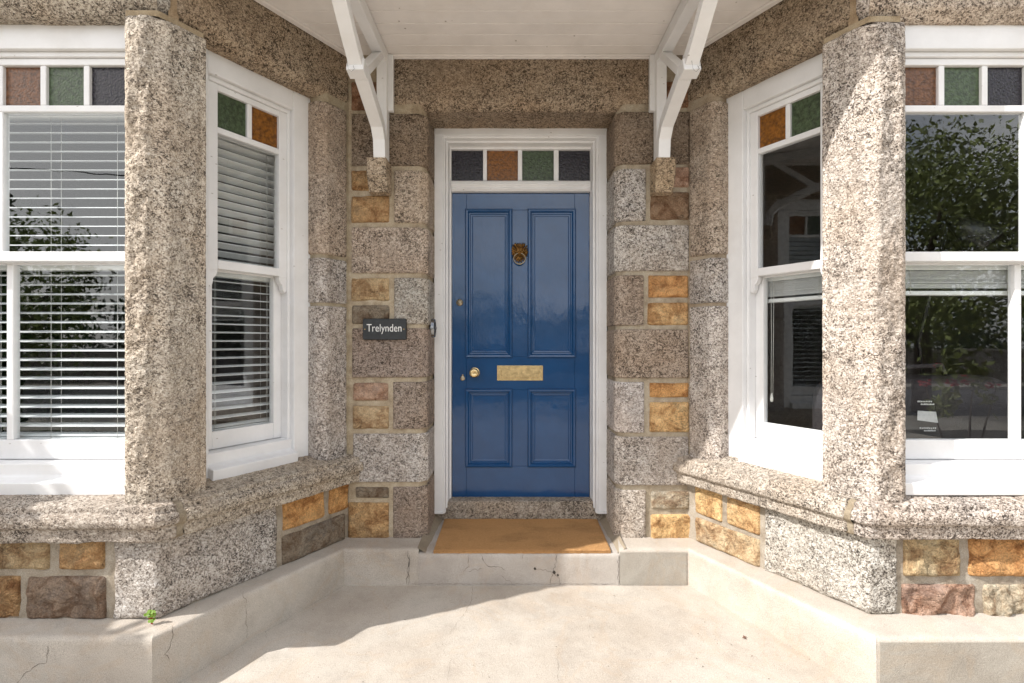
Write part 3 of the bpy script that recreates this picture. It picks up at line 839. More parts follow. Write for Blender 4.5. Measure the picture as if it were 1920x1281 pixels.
crack(st, [on_face(a, b, Ys) for a, b in ((772, 1094.5), (1156, 1094.5))], .0016, ndoor, 44, jit=.0015)
for (a, b, r) in ((1003, 1066, .007), (1039, 1073, .009), (1046, 1078, .006)):      # small spalled holes
    o = on_face(a, b, Ys - .001)
    st.add([(o[0] + r * k * math.cos(t), o[1], o[2] + r * 1.2 * math.sin(t)) for t, k in zip(np.linspace(0, 2 * math.pi, 9)[:-1], (1, .7, 1.1, .8, 1, .6, 1.2, .9))], [tuple(range(8))], 1)
st.build('doorstep', [M_CO, M_CRACK], house)
# granite threshold
th = MB()
loft(th, [(-0.475, 3.42, Z(-0.998)), (-0.475, 3.245, Z(-1.002)), (-0.475, 3.24, Z(-1.135))], [(0.58, 3.42, Z(-0.998)), (0.58, 3.245, Z(-1.002)), (0.58, 3.24, Z(-1.135))],
     rough=.3, amp=0.003, edge=(0, 0, 0, 0), seed=29, ref=(0, -1, .3), tint=(.86, .80, .72))
crack(th, [on_face(a, b, 3.238) for a, b in ((1065, 938), (1062, 950), (1056, 968))], .003, ndoor, 55)
crack(th, [on_face(a, b, 3.238) for a, b in ((1060, 937), (1068, 943))], .005, ndoor, 56)
th.build('threshold', [M_GR, M_CRACK], house)

# path sheet
gp = MB()
xs = np.linspace(-7, 7, 281); ys = np.linspace(-4.5, 3.0, 151)
G = np.stack(np.meshgrid(xs, ys, indexing='ij'), -1)
Pz = CZ + ZF0 - 0.04 * (YP - G[..., 1])
P3 = np.concatenate([G, Pz[..., None]], -1)
P3[..., 2] += 0.004 * fbm(P3, 1.3, 3, 9) + 0.0012 * fbm(P3, 9, 2, 4)
gp.grid(P3, 0, (1, 1, 1))
def on_floor(px, py):
    k = (py - 640) / F              # z = -k*Y ; z = ZF0-0.04*(YP-Y)
    Y = (ZF0 - 0.04 * YP) / (-k - 0.04)
    return ((px - 960) / F * Y, Y, CZ - k * Y + 0.003)
for i, (pts, w) in enumerate((([(886, 1100), (885, 1125), (868, 1155), (843, 1190)], .0016), ([(1048, 1215), (1045, 1245), (1047, 1281)], .0014),
                              ([(845, 1235), (840, 1281)], .0012), ([(1104, 1172), (1108, 1183), (1118, 1186)], .0013), ([(1129, 1183), (1131, 1176)], .0013),
                              ([(496, 1182), (501, 1200)], .0012), ([(735, 1130), (715, 1150)], .0009))):
    crack(gp, [on_floor(a, b) for a, b in pts], w * .6, (0, 0, 1), 70 + i, jit=.004)
r = random.Random(3)
for i in range(110):                          # grit and specks
    x, y = r.uniform(-1.3, 1.4), r.uniform(1.6, 2.7)
    rr = r.uniform(.0012, .0035)
    zz = CZ + ZF0 - 0.04 * (YP - y) + .005
    gp.add([(x + rr * math.cos(t), y + rr * math.sin(t) * r.uniform(.5, 1.2), zz) for t in (0, 1.3, 2.6, 3.9, 5.1)], [(0, 1, 2, 3, 4)], 1)
tag(gp.build('path', [M_CO, M_CRACK]), kind='structure')

# ------------------------------------------------------------------ windows
def frame_of(P0, v, n):                      # maps local (u, d, v) -> world; d = inward depth, z relative to camera
    P0 = np.array(P0, float); v = np.array(v, float); n = np.array(n, float)
    def fr(V):
        V = np.asarray(V, float)
        out = np.empty_like(V)
        out[:, :2] = P0 + V[:, :1] * v - V[:, 1:2] * n
        out[:, 2] = V[:, 2] + CZ
        return out
    return fr

ZT, ZB = 1.322, -0.630                       # frame top and bottom
def make_window(P0, v, n, W, glass, bars, colours, mid=None):
    """u runs left to right seen from outside; glass=(u0,u1); bars = mullion centres between stained panes"""
    fr = frame_of(P0, v, n)
    g0, g1 = glass; S = 0.045
    f = MB(); bx = lambda m, *a, mat=0: m.box(*a, mat=mat, fr=fr)
    c0, c1 = g0 - S - 0.018, g1 + S + 0.018
    bx(f, 0, c0, 0, .15, ZB, ZT); bx(f, c1, W, 0, .15, ZB, ZT)                       # box stiles
    bx(f, c0 + .0002, g0 - S, .026, .145, -.535, ZT - .08); bx(f, g1 + S, c1 - .0002, .026, .145, -.535, ZT - .08)     # stop beads
    bx(f, c0 + .0002, c1 - .0002, .002, .148, 1.218, ZT - .001)                       # head
    bx(f, g0 - S, g1 + S, .022, .146, 1.196, 1.217)
    f.prism([(.0, ZB), (-.035, ZB), (-.040, -.578), (.0, -.570), (.016, -.560), (.014, -.512), (.146, -.508), (.146, ZB)], c0 + .0004, c1 - .0004, 0,
            lambda p, w: tuple(fr([(w, p[0], p[1])])[0]))
    root = f.build('window', [M_WH], house, bevel=.004)
    # upper sash
    u = MB()
    bx(u, g0 - S, g0, .032, .070, .330, 1.1955); bx(u, g1, g1 + S, .032, .070, .330, 1.1955)
    bx(u, g0, g1, .033, .069, 1.166, 1.195); bx(u, g0, g1, .030, .071, .338, .379)
    bx(u, g0, g1, .034, .068, .970, .998)
    for b in bars: bx(u, b - .0125, b + .0125, .036, .066, .998, 1.166)
    if mid: bx(u, mid - .014, mid + .014, .035, .067, .379, .970)
    for s, ge in ((1, g0), (-1, g1)):        # curved horns below the meeting rail
        pts = [(0, .340), (-S * s, .340), (-S * s, .262), (-S * s * .72, .252), (-S * s * .5, .268), (-S * s * .44, .292), (-S * s * .16, .305), (0, .322)]
        u.prism([(ge + a, z) for a, z in pts], .034, .068, 0, lambda p, w: tuple(fr([(p[0], w, p[1])])[0]))
    us = u.build('sash', [M_WH], root, bevel=.0035)
    l = MB()
    bx(l, g0 - S, g0, .078, .116, -.507, .375); bx(l, g1, g1 + S, .078, .116, -.507, .375)
    bx(l, g0, g1, .079, .115, -.507, -.424); bx(l, g0, g1, .078, .117, .332, .374)
    if mid: bx(l, mid - .0145, mid + .0145, .080, .114, -.424, .332)
    l.build('sash', [M_WH], root, bevel=.0035)
    ms = [mid] if mid else []
    for z0, z1, d in ((.379, .970, .049), (-.424, .332, .096)):
        for a, b in zip([g0] + [m + .0142 for m in ms], [m - .0142 for m in ms] + [g1]):
            p = MB(); bx(p, a - .003, b + .003, d, d + .004, z0 - .003, z1 + .003)
            p.build('pane', [M_GLASS], root)
    if True:
        e = [g0] + [x for b in bars for x in (b - .0125, b + .0125)] + [g1]
        for i, c in enumerate(colours):
            p = MB(); bx(p, e[2 * i] - .002, e[2 * i + 1] + .002, .051, .055, .996, 1.168)
            p.build('stained_pane', [M_ST[c]], root)
    return root

REC = 0.10
def splay_window(Cc, A_, cols):
    v0 = (A_ - Cc) / np.linalg.norm(A_ - Cc)
    nn = np.array([-v0[1], v0[0]]); nn = -nn if nn[1] > 0 else nn
    W = .66; far = Cc + v0 * .178 - nn * REC; near = far + v0 * W
    if A_[0] < Cc[0]: P0, v = near, -v0
    else: P0, v = far, v0
    make_window(P0, v, nn, W, (.17, .49), [.33], cols)
    return P0, v, nn
LW = splay_window(LC, LA, 'GO'); RW = splay_window(RC, RA, 'OG')
def front_window(c, Yf, cols):
    hw = .712
    P0 = np.array([c - hw, Yf]); W = 2 * hw
    g0, g1 = hw - .545, hw + .545
    b = [hw + k * .183 for k in (-2, -1, 0, 1, 2)]
    make_window(P0, np.array([1., 0]), np.array([0., -1]), W, (g0, g1), b, cols, mid=hw)
    return P0
LWF = front_window(-2.165, 2.150, 'BGPBGP'); RWF = front_window(2.182, 2.150, 'BGPBGP')

# ------------------------------------------------------------------ door frame, fanlight, door
YD = 3.33
DX0, DX1 = -0.388, 0.501; DZ0, DZ1 = -1.004, 0.954
df = MB()
def bx(m, x0, x1, y0, y1, z0, z1, mat=0): m.box(x0, x1, y0, y1, Z(z0), Z(z1), mat=mat)
FX0, FX1 = -0.480, 0.586; YF = 3.19
for s, xo, xi in ((-1, FX0, DX0), (1, FX1, DX1)):
    w = abs(xo - xi)
    prof = [(0, 3.40), (0, YF), (.052, YF), (.056, YF + .012), (.064, YF + .016), (.068, YF + .05), (.078, YF + .055), (.082, YF + .11), (w, YF + .115), (w, 3.40)]
    df.prism([(xo - s * a, y) for a, y in prof][::(1 if s < 0 else -1)], Z(-1.045), Z(1.325), 0, lambda p, q: (p[0], p[1], q))
    # little scrolled foot
    df.prism([(xo - s * a, y) for a, y in ((-.004, 3.24), (-.004, YF - .008), (.056, YF - .008), (.068, YF + .01), (.068, 3.24))], Z(-1.062), Z(-1.0455), 0, lambda p, q: (p[0], p[1], q))
hp = [(1.335, 3.40), (1.335, YF - .002), (1.272, YF - .002), (1.268, YF + .012), (1.260, YF + .016), (1.256, YF + .05), (1.246, YF + .055), (1.242, YF + .11), (1.228, YF + .115), (1.228, 3.40)]
df.prism([(z, y) for z, y in hp], FX0 + .001, FX1 - .001, 0, lambda p, q: (q, p[1], Z(p[0])))
tp = [(1.026, 3.39), (1.026, 3.30), (1.018, 3.285), (.995, 3.278), (.985, 3.292), (.972, 3.285), (.958, 3.30), (.957, 3.39)]
df.prism(tp, DX0 + .001, DX1 - .001, 0, lambda p, q: (q, p[1], Z(p[0])))
for a, b in ((906, 913), (971, 979), (1038, 1047)):
    xa, xb = (a - 960) / F * YD, (b - 960) / F * YD
    bx(df, xa, xb, 3.312, 3.35, 1.0262, 1.2278)
dfo = df.build('door_frame', [M_WH], house, bevel=.0025)
for (a, b), c in zip(((846, 906), (913, 971), (979, 1038), (1047, 1107)), 'POGP'):
    p = MB(); bx(p, (a - 960) / F * YD - .003, (b - 960) / F * YD + .003, 3.334, 3.338, 1.022, 1.231)
    p.build('stained_pane', [M_ST[c]], dfo)
pr = MB()
px_, pz_ = DX0, DZ0
Xs = lambda px: (px - 960) / F * YD
Zs = lambda py: (640 - py) / F * YD
# leaf: rails and stiles as faces around four panels
dm = MB()
panels = [(872, 961, 391, 671), (989, 1080, 391, 671), (872, 961, 728, 876), (989, 1080, 728, 876)]
dm.box(DX0 + .003, DX1 - .003, YD + .012, YD + .042, Z(DZ0), Z(DZ1), 0)
xb = [DX0 + .003, Xs(872) + .008, Xs(961) - .008, Xs(989) + .008, Xs(1080) - .008, DX1 - .003]
zb = [DZ1, Zs(391) - .008, Zs(671) + .008, Zs(728) - .008, Zs(876) + .008, DZ0]
e = .0006
bx(dm, xb[0], xb[1] - 0, YD, YD + .013, DZ0, DZ1)
bx(dm, xb[4], xb[5], YD, YD + .013, DZ0, DZ1)
for zt, zl in ((zb[0], zb[1]), (zb[2], zb[3]), (zb[4], zb[5])): bx(dm, xb[1] + e, xb[4] - e, YD + .0003, YD + .013, zl, zt)
for zt, zl in ((zb[1], zb[2]), (zb[3], zb[4])): bx(dm, xb[2], xb[3], YD + .0006, YD + .013, zl + e, zt - e)
door = dm.build('door', [M_DOOR], house, bevel=.0012, segs=1)
for a, b, c, d in panels:                    # bolection mouldings and raised fields
    x0, x1, z1, z0 = Xs(a), Xs(b), Zs(c), Zs(d)
    pm = MB()
    prof = [(0, .0), (.002, -.008), (.009, -.014), (.018, -.013), (.024, -.006), (.027, .001), (.033, .0015), (.037, .007), (.045, .0075), (.050, .011)]
    # mitred ring
    rings = []
    for o, y in prof:
        rings.append([(x0 + o, YD + y, Z(z0 + o)), (x1 - o, YD + y, Z(z0 + o)), (x1 - o, YD + y, Z(z1 - o)), (x0 + o, YD + y, Z(z1 - o))])
    V = [p for r_ in rings for p in r_]
    Fc = []
    for i in range(len(rings) - 1):
        for k in range(4):
            Fc.append((i * 4 + k, i * 4 + (k + 1) % 4, (i + 1) * 4 + (k + 1) % 4, (i + 1) * 4 + k))
    pm.add(V, Fc)
    o = .050
    pm.add([(x0 + o, YD + .011, Z(z0 + o)), (x1 - o, YD + .011, Z(z0 + o)), (x1 - o, YD + .011, Z(z1 - o)), (x0 + o, YD + .011, Z(z1 - o))], [(0, 1, 2, 3)])
    pm.build('door_panel', [M_DOOR], door)
# door furniture
lb = MB()
lx0, lx1, lz0, lz1 = Xs(932), Xs(1018), Zs(713), Zs(685)
bx(lb, lx0, lx1, YD - .006, YD + .002, lz0, lz1)
bx(lb, lx0 + .030, lx1 - .030, YD - .011, YD - .005, lz0 + .020, lz1 - .020)
for s in (0, 1):
    lb.tube([(lx0 + .026, YD - .007, Z(lz0 + .017 + s * (lz1 - lz0 - .034))), (lx1 - .026, YD - .007, Z(lz0 + .017 + s * (lz1 - lz0 - .034)))], .0016, 6)
    xx = lx0 + .026 + s * (lx1 - lx0 - .052)
    lb.tube([(xx, YD - .007, Z(lz0 + .017)), (xx, YD - .007, Z(lz1 - .017))], .0016, 6)
lb.build('letterbox', [M_BRASS], door, bevel=.0012)
kn = MB()
kn.lathe([(.032, 0), (.033, .004), (.030, .007), (.026, .006), (.016, .010), (.013, .030), (.022, .040), (.030, .052), (.030, .062), (.024, .070), (.014, .073), (.012, .071), (.004, .071)], (Xs(890), YD, Z(Zs(698))))
kn.build('door_knob', [M_BRASS], door)
cy = MB(); cy.lathe([(.022, 0), (.022, .006), (.019, .010), (.013, .010), (.012, .013), (.003, .013)], (Xs(862), YD, Z(Zs(567))))
cy.box(Xs(862) - .0015, Xs(862) + .0015, YD - .0145, YD - .012, Z(Zs(567)) - .007, Z(Zs(567)) + .006, mat=1)
cy.build('lock_cylinder', [M_DULL, M_BLACK], door)
es = MB(); es.lathe([(.016, 0), (.016, .003), (.012, .005), (.002, .006)], (Xs(867.5), YD, Z(Zs(709))), seg=20)
es.ball((Xs(867.5), YD - .002, Z(Zs(703.5))), (.007, .003, .008)); es.build('keyhole_cover', [M_DULL], door)
# lion mask knocker
kx, kz = Xs(974), Z(Zs(472))
lk = MB(); rr = random.Random(8)
lk.lathe([(.036, 0), (.038, .006), (.030, .012), (.006, .014)], (kx, YD, kz), seg=24)
for ring, (rad, cnt, d, sz) in enumerate(((.047, 22, .006, .012), (.040, 18, .013, .011), (.031, 14, .020, .009))):
    for k in range(cnt):
        a = 2 * math.pi * (k + .5 * ring) / cnt
        ex = rad * (1.0 + .10 * math.sin(3 * a + ring)) * (.98 if math.sin(a) > 0 else 1.05)
        o = Vector((kx + math.cos(a) * ex, YD - d, kz + math.sin(a) * ex * 1.08))
        tip = o + Vector((math.cos(a + .5), .2, math.sin(a + .5))) * sz * 1.3
        inn = o - Vector((math.cos(a), .3, math.sin(a))) * sz
        lk.tube([inn, o + Vector((0, -.003, 0)), (o + tip) / 2, tip], [sz * .42, sz * .5, sz * .34, sz * .1], 6)
lk.ball((kx, YD - .020, kz + .004), (.025, .016, .030))                        # skull
lk.ball((kx, YD - .034, kz - .008), (.012, .010, .010)); lk.ball((kx, YD - .030, kz + .006), (.005, .010, .016))   # muzzle, bridge
lk.ball((kx, YD - .043, kz - .003), (.006, .004, .004))                         # nose
for s in (-1, 1):
    lk.ball((kx + s * .011, YD - .032, kz + .010), (.0058, .006, .004)); lk.ball((kx + s * .011, YD - .032, kz + .017), (.008, .006, .004))
    lk.ball((kx + s * .007, YD - .040, kz - .012), (.006, .006, .006)); lk.ball((kx + s * .016, YD - .028, kz - .004), (.007, .008, .009))
    lk.tube([(kx + s * .022, YD - .018, kz + .032), (kx + s * .030, YD - .022, kz + .046), (kx + s * .026, YD - .020, kz + .055)], [.008, .006, .0015], 7)   # ears
for k in range(5): lk.tube([(kx + (k - 2) * .007, YD - .020, kz - .035), (kx + (k - 2) * .005, YD - .014, kz - .062 + abs(k - 2) * .006)], [.006, .001], 6)  # beard
ring = [(kx + .037 * math.cos(t), YD - .030 - .004 * math.sin(t), kz - .048 + .034 * math.sin(t)) for t in np.linspace(0, 2 * math.pi, 41)[:-1]]
lkr = MB(); lkr.tube(ring, [.0034 + .0022 * max(0, -math.sin(t)) ** 6 for t in np.linspace(0, 2 * math.pi, 41)[:-1]], 8, closed=True)
lkr.ball((kx, YD - .026, kz - .083), (.009, .006, .0055)); lkr.build('knocker_ring', [M_DULL], door)
lk.build('knocker', [M_BRONZE], door)

# ------------------------------------------------------------------ canopy and brackets
ZC = 1.605; YC = 1.935
can = MB()
def splay_x(side, Y):
    A_, Cc = (LA, LC) if side < 0 else (RA, RC)
    t = (Y - Cc[1]) / (A_[1] - Cc[1]); return Cc[0] + (A_[0] - Cc[0]) * t
y = YW - .012; k = 0
while y > YC + .01:                           # boards run parallel to the wall, each a separate plank with a v-joint
    y2 = max(y - .098, YC)
    xa0, xa1 = splay_x(-1, max(y, LA[1])) + .01, splay_x(-1, max(y2, LA[1])) + .01
    xb0, xb1 = splay_x(1, max(y, RA[1])) - .01, splay_x(1, max(y2, RA[1])) - .01
    g = .0018; dz = .0012 * math.sin(k * 2.3)
    can.hexa([(xa1, y2 + g, Z(ZC + dz)), (xb1, y2 + g, Z(ZC + dz)), (xb0, y - g, Z(ZC - dz * .5)), (xa0, y - g, Z(ZC - dz * .5)),
              (xa1, y2 + g, Z(ZC + .018)), (xb1, y2 + g, Z(ZC + .018)), (xb0, y - g, Z(ZC + .018)), (xa0, y - g, Z(ZC + .018))])
    y = y2; k += 1
can.hexa([(-1.38, YC, Z(ZC + .019)), (1.42, YC, Z(ZC + .019)), (.97, YW - .01, Z(ZC + .019)), (-.90, YW - .01, Z(ZC + .019)),
          (-1.38, YC, Z(ZC + .04)), (1.42, YC, Z(ZC + .04)), (.97, YW - .01, Z(ZC + .04)), (-.90, YW - .01, Z(ZC + .04))])
bx(can, -.684, .786, YW - .030, YW - .004, 1.595, 1.6035)          # cover strip on the wall
bx(can, -.684, .786, YW - .016, YW - .003, 1.588, 1.5945)
for s in (-1, 1):
    A_, Cc = (LA, LC) if s < 0 else (RA, RC)
    o0, o1, v, n = off(Cc, A_, .004); p0, p1, _, _ = off(Cc, A_, .034)
    V = [(*o0, Z(1.590)), (*p0, Z(1.590)), (*p1, Z(1.590)), (*o1, Z(1.590)), (*o0, Z(1.6035)), (*p0, Z(1.6035)), (*p1, Z(1.6035)), (*o1, Z(1.6035))]
    can.hexa(V)
canopy = can.build('canopy', [M_SOF], house, bevel=.0015, segs=1)
fs = MB(); bx(fs, -1.40, 1.44, YC - .024, YC - .0005, 1.585, 1.75); fs.build('fascia', [M_WH], canopy, bevel=.003)
rf = MB()
rf.prism([(YC - .06, 1.755), (YW + .0, 2.25), (YW + .0, 2.29), (YC - .06, 1.80)], -1.42, 1.46, 0, lambda p, q: (q, p[0], Z(p[1])))
rf.build('roof', [M_LEAD], canopy)
BW = .032
for side, bxx in ((-1, -0.716), (1, 0.822)):
    b = MB()
    fn = lambda p, q: (q, p[0], Z(p[1]))
    def bar(poly, x0=bxx - BW, x1=bxx + BW): b.prism(poly, x0, x1, 0, fn)
    bar([(YW - .012, .996), (YW - .012, 1.600), (YW - .075, 1.600), (YW - .075, .996)], bxx - BW + .004, bxx + BW - .004)       # wall post
    bx(b, (bxx + BW - .01) if side < 0 else (bxx - BW - .022), (bxx + BW + .022) if side < 0 else (bxx - BW + .01), YW - .035, YW - .006, 1.285, 1.60)
    bar([(YC + .002, 1.600), (YW - .076, 1.600), (YW - .076, 1.535), (YC + .002, 1.535)], bxx - BW + .003, bxx + BW - .003)       # top rail
    lower_o = [(2.790, .994), (2.778, 1.085), (2.735, 1.135), (2.60, 1.188), (2.462, 1.242)]
    lower_i = [(2.468, 1.302), (2.62, 1.245), (2.765, 1.188), (2.832, 1.10), (2.838, .994)]
    bar(lower_o + lower_i)                                                        # lower strut, leaning out from the corbel
    bar([(2.462, 1.242), (2.36, 1.262), (2.24, 1.338), (2.10, 1.438), (2.00, 1.534), (2.08, 1.534), (2.155, 1.462), (2.28, 1.372), (2.39, 1.318), (2.468, 1.302)], bxx - BW + .001, bxx + BW - .001)  # upper strut
    bar([(2.352, 1.238), (2.415, 1.224), (2.428, 1.285), (2.372, 1.300)], bxx - BW - .008, bxx + BW + .008)                       # notched collar
    bar([(2.455, 1.300), (2.482, 1.268), (2.80, 1.534), (2.74, 1.534)], bxx - BW + .006, bxx + BW - .006)                         # tie
    o = b.build('bracket', [M_WH], canopy, bevel=.003)
    wr = MB()
    hx = bxx + side * .012
    wr.tube([(hx - .010, 2.40, Z(1.285)), (hx - .02, 2.345, Z(1.275)), (hx - .014, 2.343, Z(1.235)), (hx, 2.343, Z(1.222)), (hx + .014, 2.344, Z(1.236)), (hx + .008, 2.345, Z(1.25))], .0016, 6)
    wr.build('wire', [M_CHROME], o)

# bay eaves: boxed soffit, gutter and lead roof over each bay
for s in (-1, 1):
    A_ = LA if s < 0 else RA
    e = MB(); xo = s * 5.0; xi = A_[0] - s * .10
    x0, x1 = min(xi, xo), max(xi, xo)
    bx(e, x0, x1, A_[1] - .215, A_[1] + .02, 1.775, 1.95)
    e.build('eave', [M_WH], house, bevel=.004)

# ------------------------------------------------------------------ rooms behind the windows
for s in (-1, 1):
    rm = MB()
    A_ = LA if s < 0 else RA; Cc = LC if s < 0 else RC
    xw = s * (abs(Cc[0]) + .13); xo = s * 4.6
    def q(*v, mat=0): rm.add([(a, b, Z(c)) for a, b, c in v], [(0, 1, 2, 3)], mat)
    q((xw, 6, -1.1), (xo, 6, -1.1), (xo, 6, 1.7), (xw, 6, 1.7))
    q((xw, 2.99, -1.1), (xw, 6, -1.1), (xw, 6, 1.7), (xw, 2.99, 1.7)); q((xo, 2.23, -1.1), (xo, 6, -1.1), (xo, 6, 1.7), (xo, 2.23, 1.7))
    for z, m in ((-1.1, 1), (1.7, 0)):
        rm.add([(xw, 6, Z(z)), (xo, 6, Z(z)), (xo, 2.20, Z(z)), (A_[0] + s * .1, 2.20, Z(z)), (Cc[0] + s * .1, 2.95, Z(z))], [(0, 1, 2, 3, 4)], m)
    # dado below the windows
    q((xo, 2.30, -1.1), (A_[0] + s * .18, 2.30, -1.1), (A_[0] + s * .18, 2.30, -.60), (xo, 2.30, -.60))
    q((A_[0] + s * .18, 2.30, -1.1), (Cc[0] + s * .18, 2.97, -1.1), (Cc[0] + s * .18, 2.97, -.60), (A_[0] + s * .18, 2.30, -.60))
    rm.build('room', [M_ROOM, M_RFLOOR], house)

# ------------------------------------------------------------------ venetian blinds
def blind(P0, v, n, u0, u1, z_top, z_bot, tilt, label, pitch=.0415, width=.048, cords=(.12, .5, .88), stacked=False, headh=.030, pull=None, d=0.155):
    fr = frame_of(P0, v, n)
    base = fr([((u0 + u1) / 2, d + .02, z_bot)])[0]
    root = empty('venetian_blind', tuple(base))
    tag(root, label, 'blind', 'venetian blinds behind the bay windows')
    hd = MB(); hd.box(u0, u1, d - .028, d + .030, z_top - headh, z_top, fr=fr); hd.build('headrail', [M_SLAT], root, bevel=.002)
    zs = []
    if stacked:
        z = z_top - headh - .004
        while z > z_bot + .03: zs.append(z); z -= .0048
    else:
        z = z_top - headh - .02
        while z > z_bot + .02: zs.append(z); z -= pitch
    sl = MB(); rg = random.Random(int(abs(u0 * 1000)) + 5)
    for z in zs:
        a = math.radians(tilt + rg.uniform(-1.2, 1.2)) if not stacked else 0
        sag = rg.uniform(-.0006, .0006)
        pts = []
        for k in range(5):                    # gently crowned slat section, a closed thin solid
            w_ = -width / 2 + width * k / 4
            cz = .0022 * (1 - (2 * k / 4 - 1) ** 2)
            pts.append((w_ * math.cos(a) - cz * math.sin(a), w_ * math.sin(a) + cz * math.cos(a)))
        low = [(p, zz - .0022) for p, zz in pts][::-1]
        sl.prism([(d + p, z + zz + sag) for p, zz in pts + low], u0 + .004, u1 - .004, 0, lambda p, w_: tuple(fr([(w_, p[0], p[1])])[0]))
    so = sl.build('slats', [M_SLAT], root)
    br = MB(); br.box(u0 + .003, u1 - .003, d - .024, d + .024, z_bot, z_bot + .018, fr=fr); br.build('bottom_rail', [M_SLAT], root, bevel=.002)
    cd = MB()
    for c in cords:
        uu = u0 + (u1 - u0) * c
        for dd, o in ((-.026, 0), (.026, .0), (0, .022)):
            A, B = fr([(uu + o, d + dd, z_top - headh)])[0], fr([(uu + o, d + dd, z_bot + .004)])[0]
            if not stacked or dd < 0:
                cd = MB(); cd.tube([A, B], .0009, 5); cd.build('ladder_cord', [M_CORD], root)
    if pull:
        cd = MB()
        uu, zb2 = pull
        A = fr([(uu, d - .034, z_top - headh), (uu + .002, d - .034, (z_top + zb2) / 2), (uu, d - .034, zb2)]); B = fr([(uu + .016, d - .034, z_top - headh), (uu + .010, d - .034, zb2)])
        cd.tube(list(A), .0012, 6); cd.build('pull_cord', [M_CORD], root); cd = MB(); cd.tube(list(B), .0012, 6); cd.build('pull_cord', [M_CORD], root); cd = MB()
        e_ = fr([(uu + .004, d - .034, zb2 + .03), (uu + .004, d - .034, zb2), (uu + .004, d - .034, zb2 - .015)]); cd.tube(list(e_), [.004, .009, .007], 8)
        cd.build('cord_pull', [M_CORD], root)
    return root
FV = (np.array([1., 0]), np.array([0., -1]))
blind(LWF, *FV, .150, 1.274, 1.02, .345, 13, 'lowered slatted blind behind the upper half of the left front window', cords=(.12, .38, .62, .88))
blind(LWF, *FV, .150, 1.274, .345, -.44, 12, 'lowered slatted blind behind the lower half of the left front window', cords=(.12, .38, .62, .88))
blind(LW[0], LW[1], LW[2], .140, .600, 1.02, .345, -26, 'steeply tilted lowered blind in the upper angled window left of the blue door', cords=(.15, .75))
blind(LW[0], LW[1], LW[2], .140, .600, .345, -.44, 9, 'open flat slatted blind in the lower angled window beside the house name sign', cords=(.15, .75))
blind(RWF, *FV, .150, 1.274, .345, .205, 0, 'raised blind bunched below the meeting rail of the right front window', stacked=True)
blind(RW[0], RW[1], RW[2], .070, .520, .345, .205, 0, 'raised blind bunched in the angled window right of the blue door with long pull cord', stacked=True, cords=(.2, .8), pull=(.185, -.30))
# cord hanging inside the upper right splay window
fr = frame_of(*RW)

# ------------------------------------------------------------------ things at the door
# doormat with fringe of fibres
mt = MB()
mx0, mx1, my0, my1 = -.421, .531, 2.772, 3.232
nx, ny = 190, 92
gx, gy = np.meshgrid(np.linspace(mx0, mx1, nx), np.linspace(my0, my1, ny), indexing='ij')
tt = (gy - YP) / (3.30 - YP)
base = Z(ZN) + tt * (.015)
Pm = np.stack([gx, gy, base + .0155], -1)
nz = fbm(Pm, 120, 2, 3); ed = np.minimum.reduce([gx - mx0, mx1 - gx, gy - my0, my1 - gy])
Pm[..., 2] += .0022 * nz + .0015 * fbm(Pm, 9, 2, 1) - .004 * np.clip(1 - ed / .008, 0, 1)
Pm[..., 0] += .0015 * vnoise(Pm, 90, 5) * (ed < .006); Pm[..., 1] += .0015 * vnoise(Pm, 90, 6) * (ed < .006)
mt.grid(Pm, 0)
for (S_, fl_) in ((Pm[:, 0], False), (Pm[:, -1], True), (Pm[0], True), (Pm[-1], False)):
    L = S_.copy(); L[:, 2] -= .014
    mt.grid(np.stack([S_, L], 1), 0, flip=fl_)
rg = random.Random(1)
for i in range(2600):                         # coir tufts, thickest at the front edge
    fx_ = rg.uniform(mx0, mx1); fy_ = my0 if rg.random() < .6 else rg.uniform(my0, my1)
    zz = Z(ZN) + .0145 + (fy_ - YP) * .028; a = rg.uniform(-.004, .004)
    b_ = -rg.uniform(.001, .006) if fy_ == my0 else rg.uniform(-.004, .004)
    hh = rg.uniform(.001, .004); z0 = zz - (rg.uniform(.0, .012) if fy_ == my0 else 0)
    mt.add([(fx_ - .0007, fy_, z0), (fx_ + .0007, fy_, z0), (fx_ + a, fy_ + b_, z0 + hh)], [(0, 1, 2)])
tag(mt.build('doormat', [M_COIR]), 'brown coir doormat lying on the step in front of the blue door', 'doormat')

# slate name plate
sx0, sz1, _ = 0, 0, 0
YS_ = YW - .016
x0, x1 = (680 - 960) / F * YS_, (762 - 960) / F * YS_; z1, z0 = Z(zpx(597, YS_)), Z(zpx(637, YS_))
sg = MB(); rg = random.Random(12)
pts = []
rc_ = .009
for cx_, cz_, a0 in ((x1 - rc_, z1 - rc_, 0), (x0 + rc_, z1 - rc_, 90), (x0 + rc_, z0 + rc_, 180), (x1 - rc_, z0 + rc_, 270)):
    for k in range(5):
        a = math.radians(a0 + 22.5 * k); pts.append((cx_ + rc_ * math.cos(a), cz_ + rc_ * math.sin(a)))
out = []
for i, p in enumerate(pts):                   # hand-split edge
    q_ = pts[(i + 1) % len(pts)]; L = math.hypot(q_[0] - p[0], q_[1] - p[1]); k = max(1, int(L / .006))
    for j in range(k): out.append((p[0] + (q_[0] - p[0]) * j / k + rg.uniform(-.0007, .0007), p[1] + (q_[1] - p[1]) * j / k + rg.uniform(-.0011, .0011)))
cxm, czm = (x0 + x1) / 2, (z0 + z1) / 2
n_ = len(out)
V = [(p[0], YS_ + .004, p[1]) for p in out] + [(cxm + (p[0] - cxm) * .975, YS_ - .003, czm + (p[1] - czm) * .95) for p in out] + [(p[0], YS_ + .010, p[1]) for p in out]
